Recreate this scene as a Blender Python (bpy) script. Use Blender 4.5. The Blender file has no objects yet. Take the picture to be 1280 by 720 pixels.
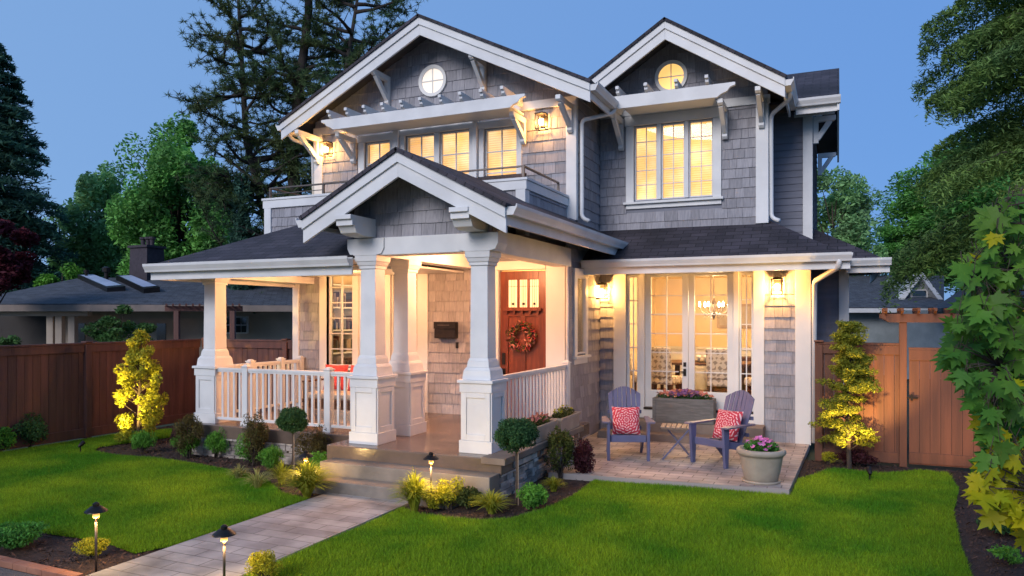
import bpy, math, random
import numpy as np
from mathutils import Vector, Matrix
R = math.radians
scene = bpy.context.scene
col = scene.collection

# ------------------------------------------------------------------ camera, sky, sun, exposure
cam_d = bpy.data.cameras.new('camera'); cam = bpy.data.objects.new('camera', cam_d); col.objects.link(cam)
cam.location = (0, 0, 2.25); cam.rotation_euler = (R(90), 0, R(23.75))
cam_d.lens = 26.02; cam_d.sensor_width = 36; cam_d.shift_y = 0.0284; cam_d.clip_end = 2000; cam_d.clip_start = 0.05
scene.camera = cam
w = bpy.data.worlds.new('World'); scene.world = w; w.use_nodes = True
wn = w.node_tree.nodes; wl = w.node_tree.links
sky = wn.new('ShaderNodeTexSky'); sky.sky_type = 'NISHITA'; sky.sun_disc = False
SUN_EL, SUN_ROT = 9.0, 215.0
sky.sun_elevation = R(SUN_EL); sky.sun_rotation = R(SUN_ROT)
sky.altitude = 300; sky.air_density = 1.0; sky.dust_density = 0.2; sky.ozone_density = 4.0
tint = wn.new('ShaderNodeMix'); tint.data_type = 'RGBA'; tint.blend_type = 'MULTIPLY'; tint.inputs[0].default_value = 1
tint.inputs[7].default_value = (0.80, 0.86, 1.0, 1)
bg = wn['Background']; bg.inputs[1].default_value = 0.10
dusk = wn.new('ShaderNodeMix'); dusk.data_type = 'RGBA'; dusk.inputs[0].default_value = .92
# even blue of the dusk sky, a little paler on the side where the sun went down, mixed with the sky texture
tcw = wn.new('ShaderNodeTexCoord'); dotn = wn.new('ShaderNodeVectorMath'); dotn.operation = 'DOT_PRODUCT'; dotn.inputs[1].default_value = (.915, .403, .25)
mrw = wn.new('ShaderNodeMapRange'); mrw.inputs[1].default_value = -.55; mrw.inputs[2].default_value = .55
side = wn.new('ShaderNodeMix'); side.data_type = 'RGBA'; side.inputs[6].default_value = (0.80, 1.44, 2.60, 1); side.inputs[7].default_value = (0.53, 1.14, 2.50, 1)
wl.new(tcw.outputs['Generated'], dotn.inputs[0]); wl.new(dotn.outputs['Value'], mrw.inputs[0]); wl.new(mrw.outputs[0], side.inputs[0]); wl.new(side.outputs[2], dusk.inputs[7])
wl.new(sky.outputs[0], tint.inputs[6]); wl.new(tint.outputs[2], dusk.inputs[6]); wl.new(dusk.outputs[2], bg.inputs[0])
sd = bpy.data.lights.new('sun', 'SUN'); sun = bpy.data.objects.new('sun', sd); col.objects.link(sun)
sd.energy = 0.82; sd.angle = R(28); sd.color = (1.0, 0.93, 0.93)
sun.rotation_euler = (R(90 - 27), 0, R(-8))
scene.view_settings.view_transform = 'Standard'; scene.view_settings.look = 'None'
scene.view_settings.exposure = 1.50; scene.view_settings.gamma = 1.0
scene.cycles.max_bounces = 8; scene.cycles.transparent_max_bounces = 16
scene.cycles.sample_clamp_indirect = 6

# ------------------------------------------------------------------ materials
def srgb(r, g, b): return tuple(((x / 255) / 12.92 if x / 255 <= .04045 else ((x / 255 + .055) / 1.055) ** 2.4) for x in (r, g, b))
def pm(name, c1, c2=None, scale=4.0, rough=0.6, bump=0.0, bscale=40.0, island=0.0, metal=0.0, spec=0.5, stretch=None, detail=4.0, contrast=(0.35, 0.65), trans=0.0):
    m = bpy.data.materials.new(name); m.use_nodes = True
    N = m.node_tree.nodes; L = m.node_tree.links
    p = N['Principled BSDF']; p.inputs['Roughness'].default_value = rough; p.inputs['Metallic'].default_value = metal
    p.inputs['Specular IOR Level'].default_value = spec
    tc = N.new('ShaderNodeTexCoord'); src = tc.outputs['Object']
    if stretch:
        mp = N.new('ShaderNodeMapping'); mp.inputs['Scale'].default_value = stretch; L.new(src, mp.inputs[0]); src = mp.outputs[0]
    out = None
    if c2 is None: c2 = tuple(x * .86 for x in c1)
    no = N.new('ShaderNodeTexNoise'); no.inputs['Scale'].default_value = scale; no.inputs['Detail'].default_value = detail; L.new(src, no.inputs[0])
    cr = N.new('ShaderNodeMapRange'); cr.inputs[1].default_value = contrast[0]; cr.inputs[2].default_value = contrast[1]; L.new(no.outputs[0], cr.inputs[0])
    mx = N.new('ShaderNodeMix'); mx.data_type = 'RGBA'; mx.inputs[6].default_value = (*c1, 1); mx.inputs[7].default_value = (*c2, 1)
    L.new(cr.outputs[0], mx.inputs[0]); out = mx.outputs[2]
    if island:
        ge = N.new('ShaderNodeNewGeometry'); mr = N.new('ShaderNodeMapRange'); mr.inputs[3].default_value = 1 - island; mr.inputs[4].default_value = 1 + island
        L.new(ge.outputs['Random Per Island'], mr.inputs[0])
        m2 = N.new('ShaderNodeMix'); m2.data_type = 'RGBA'; m2.blend_type = 'MULTIPLY'; m2.inputs[0].default_value = 1
        L.new(out, m2.inputs[6]); L.new(mr.outputs[0], m2.inputs[7]); out = m2.outputs[2]
    L.new(out, p.inputs['Base Color'])
    if bump:
        nb = N.new('ShaderNodeTexNoise'); nb.inputs['Scale'].default_value = bscale; nb.inputs['Detail'].default_value = 5; L.new(src, nb.inputs[0])
        bm = N.new('ShaderNodeBump'); bm.inputs['Strength'].default_value = bump; bm.inputs['Distance'].default_value = 0.02
        L.new(nb.outputs[0], bm.inputs['Height']); L.new(bm.outputs[0], p.inputs['Normal'])
    if trans:
        tr = N.new('ShaderNodeBsdfTranslucent'); L.new(out, tr.inputs[0]); ms = N.new('ShaderNodeMixShader'); ms.inputs[0].default_value = trans
        L.new(p.outputs[0], ms.inputs[1]); L.new(tr.outputs[0], ms.inputs[2]); L.new(ms.outputs[0], N['Material Output'].inputs[0])
    return m
def emat(name, c, s):
    m = bpy.data.materials.new(name); m.use_nodes = True; p = m.node_tree.nodes['Principled BSDF']
    p.inputs['Base Color'].default_value = (*c, 1); p.inputs['Emission Color'].default_value = (*c, 1); p.inputs['Emission Strength'].default_value = s
    return m
def brickmat(name, c1, c2, mortar, bw, bh, ms, rough=.7, bump=.4, coord='UV', noise=.35, off=.5, vary=1.0, nscale=3.0):
    m = bpy.data.materials.new(name); m.use_nodes = True
    N = m.node_tree.nodes; L = m.node_tree.links; p = N['Principled BSDF']; p.inputs['Roughness'].default_value = rough
    tc = N.new('ShaderNodeTexCoord'); br = N.new('ShaderNodeTexBrick')
    br.inputs['Color1'].default_value = (*c1, 1); br.inputs['Color2'].default_value = (*c2, 1); br.inputs['Mortar'].default_value = (*mortar, 1)
    br.inputs['Scale'].default_value = 1; br.inputs['Brick Width'].default_value = bw; br.inputs['Row Height'].default_value = bh
    br.inputs['Mortar Size'].default_value = ms; br.inputs['Mortar Smooth'].default_value = .2; br.offset = off
    L.new(tc.outputs[coord], br.inputs[0])
    no = N.new('ShaderNodeTexNoise'); no.inputs['Scale'].default_value = nscale; no.inputs['Detail'].default_value = 6; L.new(tc.outputs[coord], no.inputs[0])
    mr = N.new('ShaderNodeMapRange'); mr.inputs[1].default_value = .3; mr.inputs[2].default_value = .7; mr.inputs[3].default_value = 1 - noise; mr.inputs[4].default_value = 1 + noise; L.new(no.outputs[0], mr.inputs[0])
    mx = N.new('ShaderNodeMix'); mx.data_type = 'RGBA'; mx.blend_type = 'MULTIPLY'; mx.inputs[0].default_value = 1
    L.new(br.outputs[0], mx.inputs[6]); L.new(mr.outputs[0], mx.inputs[7]); L.new(mx.outputs[2], p.inputs['Base Color'])
    n2 = N.new('ShaderNodeTexNoise'); n2.inputs['Scale'].default_value = 60; n2.inputs['Detail'].default_value = 4; L.new(tc.outputs[coord], n2.inputs[0])
    ad = N.new('ShaderNodeMath'); ad.operation = 'MULTIPLY_ADD'; L.new(br.outputs['Fac'], ad.inputs[0]); ad.inputs[1].default_value = -1; L.new(n2.outputs[0], ad.inputs[2])
    bm = N.new('ShaderNodeBump'); bm.inputs['Strength'].default_value = bump; bm.inputs['Distance'].default_value = .01; L.new(ad.outputs[0], bm.inputs['Height']); L.new(bm.outputs[0], p.inputs['Normal'])
    return m
def glassmat(name, tint=(1, 1, 1), refl=1.0):
    m = bpy.data.materials.new(name); m.use_nodes = True; N = m.node_tree.nodes; L = m.node_tree.links
    N.remove(N['Principled BSDF'])
    t = N.new('ShaderNodeBsdfTransparent'); t.inputs[0].default_value = (*tint, 1)
    g = N.new('ShaderNodeBsdfGlossy'); g.inputs['Roughness'].default_value = .01
    f = N.new('ShaderNodeFresnel'); f.inputs[0].default_value = 1.5
    mu = N.new('ShaderNodeMath'); mu.operation = 'MULTIPLY'; mu.inputs[1].default_value = refl; L.new(f.outputs[0], mu.inputs[0])
    ms = N.new('ShaderNodeMixShader'); L.new(mu.outputs[0], ms.inputs[0]); L.new(t.outputs[0], ms.inputs[1]); L.new(g.outputs[0], ms.inputs[2])
    L.new(ms.outputs[0], N['Material Output'].inputs[0]); return m
M = {}
M['white'] = pm('white_paint', (.70, .70, .69), (.60, .60, .595), 2.2, .5, .10, 30, detail=7)
M['trim'] = pm('cream_trim', (.72, .71, .68), (.64, .63, .60), 1.2, .5, .05, 30)
M['shingle'] = pm('grey_shingle', (.325, .315, .335), (.25, .245, .265), 14, .8, .35, 30, island=.16, stretch=(3, 3, .35))
M['siding'] = pm('grey_lap_siding', (.20, .205, .245), (.17, .175, .205), 5, .75, .1, 30, island=.06, stretch=(.4, .4, 3))
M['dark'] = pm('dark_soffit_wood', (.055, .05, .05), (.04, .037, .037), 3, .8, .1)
M['roof'] = brickmat('asphalt_shingles', (.030, .026, .034), (.052, .045, .056), (.010, .009, .012), .30, .14, .008, .85, .9, noise=.45, nscale=1.2)
M['roofdark'] = brickmat('old_asphalt_shingles', (.055, .062, .078), (.075, .082, .095), (.02, .024, .03), .35, .15, .008, .9, .8, noise=.35)
M['concrete'] = pm('stained_concrete', (.18, .125, .095), (.09, .07, .058), 1.6, .24, .12, 18, detail=8)
M['step'] = pm('step_concrete', (.25, .215, .18), (.11, .10, .088), 2.2, .6, .2, 25, detail=8)
M['stone'] = pm('ledger_stone', (.50, .43, .37), (.24, .21, .19), 7, .85, .6, 22, island=.45)
M['cap'] = pm('stone_cap', (.20, .16, .13), (.14, .11, .09), 3, .7, .2, 30)
M['door'] = pm('stained_door_wood', (.20, .042, .014), (.115, .024, .008), 9, .35, .1, 30, stretch=(2.5, 2.5, .25))
M['metal'] = pm('dark_bronze_metal', (.035, .028, .025), (.02, .018, .017), 6, .4, metal=.7)
M['steel'] = pm('brown_railing_metal', (.16, .13, .11), (.12, .10, .09), 6, .4, metal=.8)
M['fence'] = pm('red_brown_fence_stain', (.120, .048, .036), (.075, .030, .024), 3, .65, .25, 30, island=.14, stretch=(3, 3, .25))
M['fence2'] = pm('cedar_fence_stain', (.145, .052, .026), (.09, .034, .018), 3, .65, .25, 30, island=.12, stretch=(3, 3, .25))
M['glass'] = glassmat('window_glass', refl=.8)
M['roomwall'] = pm('cream_room_wall', (.72, .58, .38), (.68, .54, .35), 1, .9)
M['roomfloor'] = pm('wood_room_floor', (.22, .11, .05), (.16, .08, .035), 4, .4)
M['walnut'] = pm('walnut_furniture', (.11, .045, .02), (.07, .03, .014), 6, .4)
M['path'] = brickmat('path_pavers', (.33, .31, .29), (.245, .235, .23), (.12, .11, .10), .50, .19, .006, .6, .4, coord='UV', noise=.5, nscale=2.2)
M['patio'] = brickmat('patio_pavers', (.42, .36, .32), (.29, .26, .245), (.15, .13, .12), .33, .17, .008, .65, .4, coord='UV', noise=.4, nscale=2.2)
M['soil'] = pm('bark_mulch', (.055, .028, .018), (.022, .012, .009), 30, .95, 1.0, 60, detail=8)
M['mulchchip'] = pm('bark_chips', (.10, .05, .032), (.035, .018, .013), 20, .9, island=.6)
M['lawnbase'] = pm('lawn_soil', (.06, .12, .008), (.035, .08, .006), 6, .95, .6, 60)
M['grass'] = pm('grass_blades', (.29, .43, .018), (.075, .25, .010), .8, .6, island=.55, trans=.35, detail=9, spec=.25)
M['ground'] = pm('far_ground', (.035, .05, .02), (.025, .035, .015), .4, .95)
M['chairblue'] = pm('blue_painted_resin', (.105, .115, .215), (.09, .095, .18), 4, .5, .05, 40)
M['tabletop'] = pm('weathered_teak', (.36, .27, .20), (.28, .20, .14), 12, .6, .15, 40)
M['trough'] = pm('grey_stained_wood', (.15, .15, .14), (.10, .10, .095), 12, .7, .3, 30, stretch=(.4, 2, 3))
M['pot'] = pm('beige_ceramic', (.40, .34, .265), (.31, .265, .21), 4, .6, .15, 25)
M['fabric'] = pm('red_fabric', (.45, .045, .035), (.38, .03, .03), 20, .9, .1, 80)
M['bark'] = pm('bark', (.075, .055, .042), (.04, .03, .024), 6, .95, .8, 18, stretch=(3, 3, .5))
M['barkdark'] = pm('dark_bark', (.045, .036, .030), (.025, .02, .018), 6, .95, .8, 18, stretch=(3, 3, .5))
M['brickedge'] = pm('brick_edging', (.33, .15, .09), (.24, .10, .06), 6, .85, .3, 30, island=.15)
M['gravel'] = pm('gravel', (.16, .14, .13), (.08, .07, .065), 60, .95, 1.0, 90)
M['lampglow'] = emat('lamp_glow', (1.0, .66, .30), 14)
def frosted(name, c, s):
    m = bpy.data.materials.new(name); m.use_nodes = True; N = m.node_tree.nodes; L = m.node_tree.links; N.remove(N['Principled BSDF'])
    t = N.new('ShaderNodeBsdfTransparent'); e = N.new('ShaderNodeEmission'); e.inputs[0].default_value = (*c, 1); e.inputs[1].default_value = s
    ms = N.new('ShaderNodeMixShader'); ms.inputs[0].default_value = .5; L.new(t.outputs[0], ms.inputs[1]); L.new(e.outputs[0], ms.inputs[2]); L.new(ms.outputs[0], N['Material Output'].inputs[0]); return m
M['frosted'] = frosted('frosted_lamp_glass', (1.0, .62, .26), 7)
M['bulb'] = emat('bulb_glow', (1.0, .72, .38), 40)
def foliage(name, c1, c2, isl=.35, tr=.3, sc=.8): return pm(name, c1, c2, sc, .65, island=isl, trans=tr, detail=3, spec=.2)
M['pine'] = foliage('pine_needles', (0.060, 0.126, 0.054), (0.096, 0.126, 0.042))
M['fir'] = foliage('fir_needles', (0.072, 0.168, 0.106), (0.045, 0.113, 0.083))
M['cedar'] = foliage('cedar_sprays', (0.191, 0.307, 0.069), (0.107, 0.193, 0.064))
M['leafgreen'] = foliage('maple_green_leaves', (0.186, 0.474, 0.095), (0.116, 0.270, 0.077))
M['leafmid'] = foliage('alder_leaves', (0.277, 0.524, 0.185), (0.182, 0.330, 0.146))
M['redleaf'] = foliage('red_leaves', (0.141, 0.023, 0.030), (0.075, 0.014, 0.023))
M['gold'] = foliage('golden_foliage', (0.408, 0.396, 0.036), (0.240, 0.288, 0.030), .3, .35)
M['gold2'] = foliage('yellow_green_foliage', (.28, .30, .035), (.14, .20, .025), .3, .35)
M['shrub2'] = foliage('fresh_green_leaves', (0.084, 0.280, 0.042), (0.049, 0.154, 0.028))
M['feather'] = foliage('bronze_leaves', (.14, .10, .035), (.07, .085, .025))
M['darkgold'] = foliage('olive_leaves', (.10, .12, .025), (.05, .075, .02))
M['palegrass'] = foliage('pale_grass_blades', (.42, .42, .16), (.26, .32, .09), .3, .3)
M['tanboard'] = pm('tan_fascia', (.24, .19, .16), (.18, .15, .13), 3, .7)
M['beigewall'] = pm('beige_house_wall', (.50, .42, .33), (.42, .35, .28), 2, .8)
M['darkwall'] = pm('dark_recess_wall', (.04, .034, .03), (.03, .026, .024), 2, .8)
M['palewall'] = pm('pale_blue_wall', (.30, .33, .40), (.25, .28, .34), 2, .8)
M['bluegreywall'] = pm('blue_grey_lap_wall', (.30, .34, .36), (.25, .29, .30), 4, .8)
M['darkbrick'] = pm('dark_purple_brick', (.050, .040, .050), (.035, .028, .036), 10, .85, .3, 30)
M['redroof'] = pm('brown_roofing', (.10, .055, .045), (.07, .04, .035), 6, .9, .2, 30)
M['darkglass'] = pm('dark_window_glass', (.02, .03, .035), (.015, .02, .025), 2, .08, spec=.8)
M['skyglass'] = pm('skylight_painted_sky', (.50, .58, .74), (.40, .48, .64), 1.5, .25, spec=.6)  # pale blue base colour stands in for the sky reflected in the panes
M['shrub'] = foliage('shrub_leaves', (0.149, 0.389, 0.045), (0.083, 0.224, 0.033))
M['darkshrub'] = foliage('dark_shrub_leaves', (0.070, 0.166, 0.043), (0.042, 0.098, 0.031))
M['topiary'] = foliage('topiary_leaves', (0.056, 0.144, 0.047), (0.033, 0.085, 0.034), .4)
M['yellowgrass'] = foliage('yellow_grass_blades', (.42, .42, .04), (.24, .30, .03), .3, .3)
M['yellowshrub'] = foliage('yellow_shrub_leaves', (.45, .42, .03), (.26, .30, .02), .3, .3)
M['redshrub'] = foliage('purple_shrub_leaves', (.085, .022, .030), (.05, .015, .02))
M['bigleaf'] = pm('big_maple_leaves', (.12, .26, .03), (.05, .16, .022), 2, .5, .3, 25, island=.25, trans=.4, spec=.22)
M['bigleafy'] = pm('uplit_maple_leaves', (.50, .42, .008), (.26, .33, .01), 3, .5, .3, 25, island=.2, trans=.4, spec=.2)  # yellow of the uplight painted into the colour of the lower leaves
M['petalpurple'] = pm('purple_petals', (.11, .04, .16), (.17, .08, .20), 20, .7, island=.4)
M['petalpink'] = pm('pink_petals', (.60, .10, .33), (.55, .20, .42), 20, .7, island=.3)
M['petalrose'] = pm('dusty_rose_petals', (.36, .10, .10), (.42, .18, .10), 20, .7, island=.4)

# pillow fabric with a round mandala
def mandala():
    m = bpy.data.materials.new('mandala_fabric'); m.use_nodes = True; N = m.node_tree.nodes; L = m.node_tree.links; p = N['Principled BSDF']; p.inputs['Roughness'].default_value = .9
    tc = N.new('ShaderNodeTexCoord'); sp = N.new('ShaderNodeSeparateXYZ'); L.new(tc.outputs['UV'], sp.inputs[0])
    def ma(op, a, b=None, c=None):
        n = N.new('ShaderNodeMath'); n.operation = op
        for i, v in enumerate((a, b, c)):
            if v is None: continue
            if isinstance(v, (int, float)): n.inputs[i].default_value = v
            else: L.new(v, n.inputs[i])
        return n.outputs[0]
    x = ma('SUBTRACT', sp.outputs[0], .5); y = ma('SUBTRACT', sp.outputs[1], .5)
    r = ma('SQRT', ma('ADD', ma('MULTIPLY', x, x), ma('MULTIPLY', y, y))); th = ma('ARCTAN2', y, x)
    wob = ma('MULTIPLY', ma('ABSOLUTE', ma('SINE', ma('MULTIPLY', th, 4))), .045)
    rr = ma('ADD', r, wob)
    rings = ma('SINE', ma('MULTIPLY', rr, 66)); pet = ma('SINE', ma('ADD', ma('MULTIPLY', th, 16), ma('MULTIPLY', ma('SINE', ma('MULTIPLY', r, 40)), 2.5)))
    v = ma('ADD', rings, ma('MULTIPLY', pet, .6)); k = ma('GREATER_THAN', v, .55)
    mx = N.new('ShaderNodeMix'); mx.data_type = 'RGBA'; mx.inputs[6].default_value = (.50, .035, .06, 1); mx.inputs[7].default_value = (.74, .50, .50, 1)
    L.new(k, mx.inputs[0]); L.new(mx.outputs[2], p.inputs['Base Color']); return m
M['mandala'] = mandala()
def damask():
    m = bpy.data.materials.new('patterned_chair_fabric'); m.use_nodes = True; N = m.node_tree.nodes; L = m.node_tree.links; p = N['Principled BSDF']; p.inputs['Roughness'].default_value = .9
    tc = N.new('ShaderNodeTexCoord'); wv = N.new('ShaderNodeTexMagic'); wv.turbulence_depth = 3; wv.inputs['Scale'].default_value = 6; wv.inputs['Distortion'].default_value = 1.6
    L.new(tc.outputs['Object'], wv.inputs[0]); mr = N.new('ShaderNodeMapRange'); mr.inputs[1].default_value = .42; mr.inputs[2].default_value = .5; L.new(wv.outputs['Fac'], mr.inputs[0])
    mx = N.new('ShaderNodeMix'); mx.data_type = 'RGBA'; mx.inputs[6].default_value = (.30, .24, .19, 1); mx.inputs[7].default_value = (.60, .52, .42, 1)
    L.new(mr.outputs[0], mx.inputs[0]); L.new(mx.outputs[2], p.inputs['Base Color']); return m
M['damask'] = damask()
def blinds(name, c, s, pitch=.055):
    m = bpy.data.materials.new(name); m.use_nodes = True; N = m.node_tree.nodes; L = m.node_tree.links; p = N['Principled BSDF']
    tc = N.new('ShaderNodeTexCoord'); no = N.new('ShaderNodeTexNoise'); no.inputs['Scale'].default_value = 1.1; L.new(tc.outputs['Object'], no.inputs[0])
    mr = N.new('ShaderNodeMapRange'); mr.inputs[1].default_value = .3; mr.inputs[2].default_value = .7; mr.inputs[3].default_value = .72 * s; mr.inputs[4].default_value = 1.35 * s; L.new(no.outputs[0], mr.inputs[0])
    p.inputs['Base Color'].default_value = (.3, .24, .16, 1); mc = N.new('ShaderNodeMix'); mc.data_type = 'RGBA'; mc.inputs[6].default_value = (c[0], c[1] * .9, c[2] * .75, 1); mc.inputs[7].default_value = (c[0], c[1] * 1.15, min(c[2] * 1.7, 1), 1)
    n2 = N.new('ShaderNodeTexNoise'); n2.inputs['Scale'].default_value = 2.6; n2.inputs['Detail'].default_value = 5; L.new(tc.outputs['Object'], n2.inputs[0]); m3 = N.new('ShaderNodeMapRange'); m3.inputs[1].default_value = .42; m3.inputs[2].default_value = .62; L.new(n2.outputs[0], m3.inputs[0]); L.new(m3.outputs[0], mc.inputs[0])  # paler noise blotches stand in for sky reflections and lamp glow
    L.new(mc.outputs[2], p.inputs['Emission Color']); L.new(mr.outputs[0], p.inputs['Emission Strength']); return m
M['blind'] = blinds('lit_blinds', (1.0, .56, .17), .34)
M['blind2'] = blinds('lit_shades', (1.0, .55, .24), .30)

# ------------------------------------------------------------------ object helpers
OFF = {}
def meta(o, label=None, cat=None, group=None, kind=None):
    if label: o['label'] = label
    if cat: o['category'] = cat
    if group: o['group'] = group
    if kind: o['kind'] = kind
    return o
def root(name, label, cat, loc=(0, 0, 0), group=None, local=False):
    o = bpy.data.objects.new(name, None); col.objects.link(o); o.empty_display_size = .1
    o.location = loc; OFF[o.name] = Vector((0, 0, 0)) if local else Vector(loc)
    return meta(o, label, cat, group)
def _finish(me, name, mat, parent, smooth):
    me.materials.append(mat if not isinstance(mat, str) else M[mat])
    o = bpy.data.objects.new(name, me); col.objects.link(o)
    if smooth:
        for p in me.polygons: p.use_smooth = True
    if parent is not None:
        o.parent = parent; OFF[o.name] = OFF.get(parent.name, Vector((0, 0, 0)))
    return o
class MB:
    def __init__(s): s.v = []; s.f = []; s.uv = []
    def face(s, pts, uvs=None):
        i = len(s.v); s.v += [tuple(p) for p in pts]; s.f.append(tuple(range(i, i + len(pts)))); s.uv.append(uvs)
    def add(s, vs, fs):
        i = len(s.v); s.v += [tuple(p) for p in vs]
        for f in fs: s.f.append(tuple(i + k for k in f)); s.uv.append(None)
    def box(s, x0, x1, y0, y1, z0, z1):
        x0, x1 = sorted((x0, x1)); y0, y1 = sorted((y0, y1)); z0, z1 = sorted((z0, z1))
        s.add([(x0, y0, z0), (x1, y0, z0), (x1, y1, z0), (x0, y1, z0), (x0, y0, z1), (x1, y0, z1), (x1, y1, z1), (x0, y1, z1)],
              [(3, 2, 1, 0), (4, 5, 6, 7), (0, 1, 5, 4), (1, 2, 6, 5), (2, 3, 7, 6), (3, 0, 4, 7)])
    def fbox(s, fr, u0, u1, d0, d1, w0, w1):
        a = fr(u0, d0, w0); b = fr(u1, d1, w1); s.box(a[0], b[0], a[1], b[1], a[2], b[2])
    def prism(s, fr, pts, d0, d1):      # polygon in (u,w) extruded over d
        n = len(pts)
        vs = [fr(u, d0, w_) for u, w_ in pts] + [fr(u, d1, w_) for u, w_ in pts]
        s.add(vs, [tuple(range(n)), tuple(reversed(range(n, 2 * n)))] + [(i, i + n, (i + 1) % n + n, (i + 1) % n) for i in range(n)])
    def frustum(s, cx, cy, z0, z1, a0, a1, b0=None, b1=None):
        b0 = a0 if b0 is None else b0; b1 = a1 if b1 is None else b1
        vs = []
        for z, a, b in ((z0, a0, b0), (z1, a1, b1)):
            vs += [(cx - a, cy - b, z), (cx + a, cy - b, z), (cx + a, cy + b, z), (cx - a, cy + b, z)]
        s.add(vs, [(3, 2, 1, 0), (4, 5, 6, 7), (0, 1, 5, 4), (1, 2, 6, 5), (2, 3, 7, 6), (3, 0, 4, 7)])
    def bar(s, p0, p1, w_, h, up=(0, 0, 1)):
        p0 = Vector(p0); p1 = Vector(p1); d = (p1 - p0).normalized(); up = Vector(up)
        if abs(d.dot(up)) > .98: up = Vector((0, 1, 0))
        a = d.cross(up).normalized() * w_ / 2; b = a.cross(d).normalized() * h / 2
        vs = [p + x for p in (p0, p1) for x in (-a - b, a - b, a + b, -a + b)]
        s.add(vs, [(3, 2, 1, 0), (4, 5, 6, 7), (0, 1, 5, 4), (1, 2, 6, 5), (2, 3, 7, 6), (3, 0, 4, 7)])
    def tube(s, pts, rad, n=8):
        pts = [Vector(p) for p in pts]; m_ = len(pts)
        if not hasattr(rad, '__len__'): rad = [rad] * m_
        ring = []; prev = None
        for i, p in enumerate(pts):
            d = (pts[min(i + 1, m_ - 1)] - pts[max(i - 1, 0)]).normalized()
            if prev is None: a = d.orthogonal().normalized()
            else:
                a = prev - d * prev.dot(d); a = a.normalized() if a.length > 1e-6 else d.orthogonal().normalized()
            prev = a; b = d.cross(a)
            ring.append([p + (a * math.cos(t * 2 * math.pi / n) + b * math.sin(t * 2 * math.pi / n)) * rad[i] for t in range(n)])
        vs = [q for r_ in ring for q in r_]; fs = []
        for i in range(m_ - 1):
            for t in range(n): fs.append((i * n + t, i * n + (t + 1) % n, (i + 1) * n + (t + 1) % n, (i + 1) * n + t))
        fs.append(tuple(reversed(range(n)))); fs.append(tuple((m_ - 1) * n + t for t in range(n)))
        s.add(vs, fs)
    def lathe(s, prof, c=(0, 0, 0), n=24):
        vs = []; fs = []
        for r_, z in prof:
            for t in range(n):
                a = t * 2 * math.pi / n; vs.append((c[0] + r_ * math.cos(a), c[1] + r_ * math.sin(a), c[2] + z))
        for i in range(len(prof) - 1):
            for t in range(n): fs.append((i * n + t, i * n + (t + 1) % n, (i + 1) * n + (t + 1) % n, (i + 1) * n + t))
        fs.append(tuple(reversed(range(n)))); fs.append(tuple((len(prof) - 1) * n + t for t in range(n)))
        s.add(vs, fs)
    def xform(s, fn): s.v = [tuple(fn(Vector(p))) for p in s.v]
    def build(s, name, mat, parent=None, smooth=False, bevel=0, label=None):
        off = OFF.get(parent.name, Vector((0, 0, 0))) if parent is not None else Vector((0, 0, 0))
        me = bpy.data.meshes.new(name); me.from_pydata([(p[0] - off.x, p[1] - off.y, p[2] - off.z) for p in s.v], [], s.f)
        if any(u for u in s.uv):
            ul = me.uv_layers.new(name='UVMap'); k = 0
            for f, u in zip(s.f, s.uv):
                for j in range(len(f)):
                    ul.data[k].uv = u[j] if u else (0, 0); k += 1
        me.update()
        o = _finish(me, name, mat, parent, smooth)
        if bevel:
            b = o.modifiers.new('bevel', 'BEVEL'); b.width = bevel; b.segments = 2; b.limit_method = 'ANGLE'; b.angle_limit = R(40)
        if label: o['label'] = label
        return o
def fast(name, V, F, mat, parent=None, smooth=False):
    V = np.asarray(V, np.float32).reshape(-1, 3); F = np.asarray(F, np.int32); k = F.shape[1]
    if parent is not None:
        off = OFF.get(parent.name, Vector((0, 0, 0))); V = V - np.array(off, np.float32)
    me = bpy.data.meshes.new(name); me.vertices.add(len(V)); me.vertices.foreach_set('co', V.ravel())
    me.loops.add(F.size); me.loops.foreach_set('vertex_index', F.ravel()); me.polygons.add(len(F))
    me.polygons.foreach_set('loop_start', np.arange(0, F.size, k, dtype=np.int32)); me.polygons.foreach_set('loop_total', np.full(len(F), k, np.int32))
    if smooth: me.polygons.foreach_set('use_smooth', np.ones(len(F), bool))
    me.update(calc_edges=True)
    return _finish(me, name, mat, parent, False)
def copy_tree(o, parent=None):
    c = o.copy(); col.objects.link(c)
    if parent is not None: c.parent = parent
    for ch in list(o.children): copy_tree(ch, c)
    return c
def Front(Y): return lambda u, d, w_: (u, Y - d, w_)
def Side(X): return lambda u, d, w_: (X + d, u, w_)
CA, SA = math.cos(R(-23.75)), math.sin(R(-23.75))
def at(px, fd, z=0.0):            # ground position: photo column, metres in front of the camera
    a = (px - 640) / 925 * fd
    return (a * CA + fd * SA, -a * SA + fd * CA, z)
def point_light(name, loc, e, c=(1, .62, .28), r=.05, parent=None):
    l = bpy.data.lights.new(name, 'POINT'); l.energy = e; l.color = c; l.shadow_soft_size = r
    o = bpy.data.objects.new(name, l); col.objects.link(o)
    if parent is not None:
        o.parent = parent; o.location = Vector(loc) - OFF.get(parent.name, Vector((0, 0, 0)))
    else: o.location = loc
    return o
def spot_light(name, loc, target, e, c=(1, .7, .25), ang=70, r=.04, blend=.6, parent=None):
    l = bpy.data.lights.new(name, 'SPOT'); l.energy = e; l.color = c; l.shadow_soft_size = r; l.spot_size = R(ang); l.spot_blend = blend
    o = bpy.data.objects.new(name, l); col.objects.link(o)
    d = Vector(target) - Vector(loc); o.rotation_euler = d.to_track_quat('-Z', 'Y').to_euler()
    if parent is not None:
        o.parent = parent; o.location = Vector(loc) - OFF.get(parent.name, Vector((0, 0, 0)))
    else: o.location = loc
    return o
rng = random.Random(7)
nrg = np.random.default_rng(7)

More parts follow.
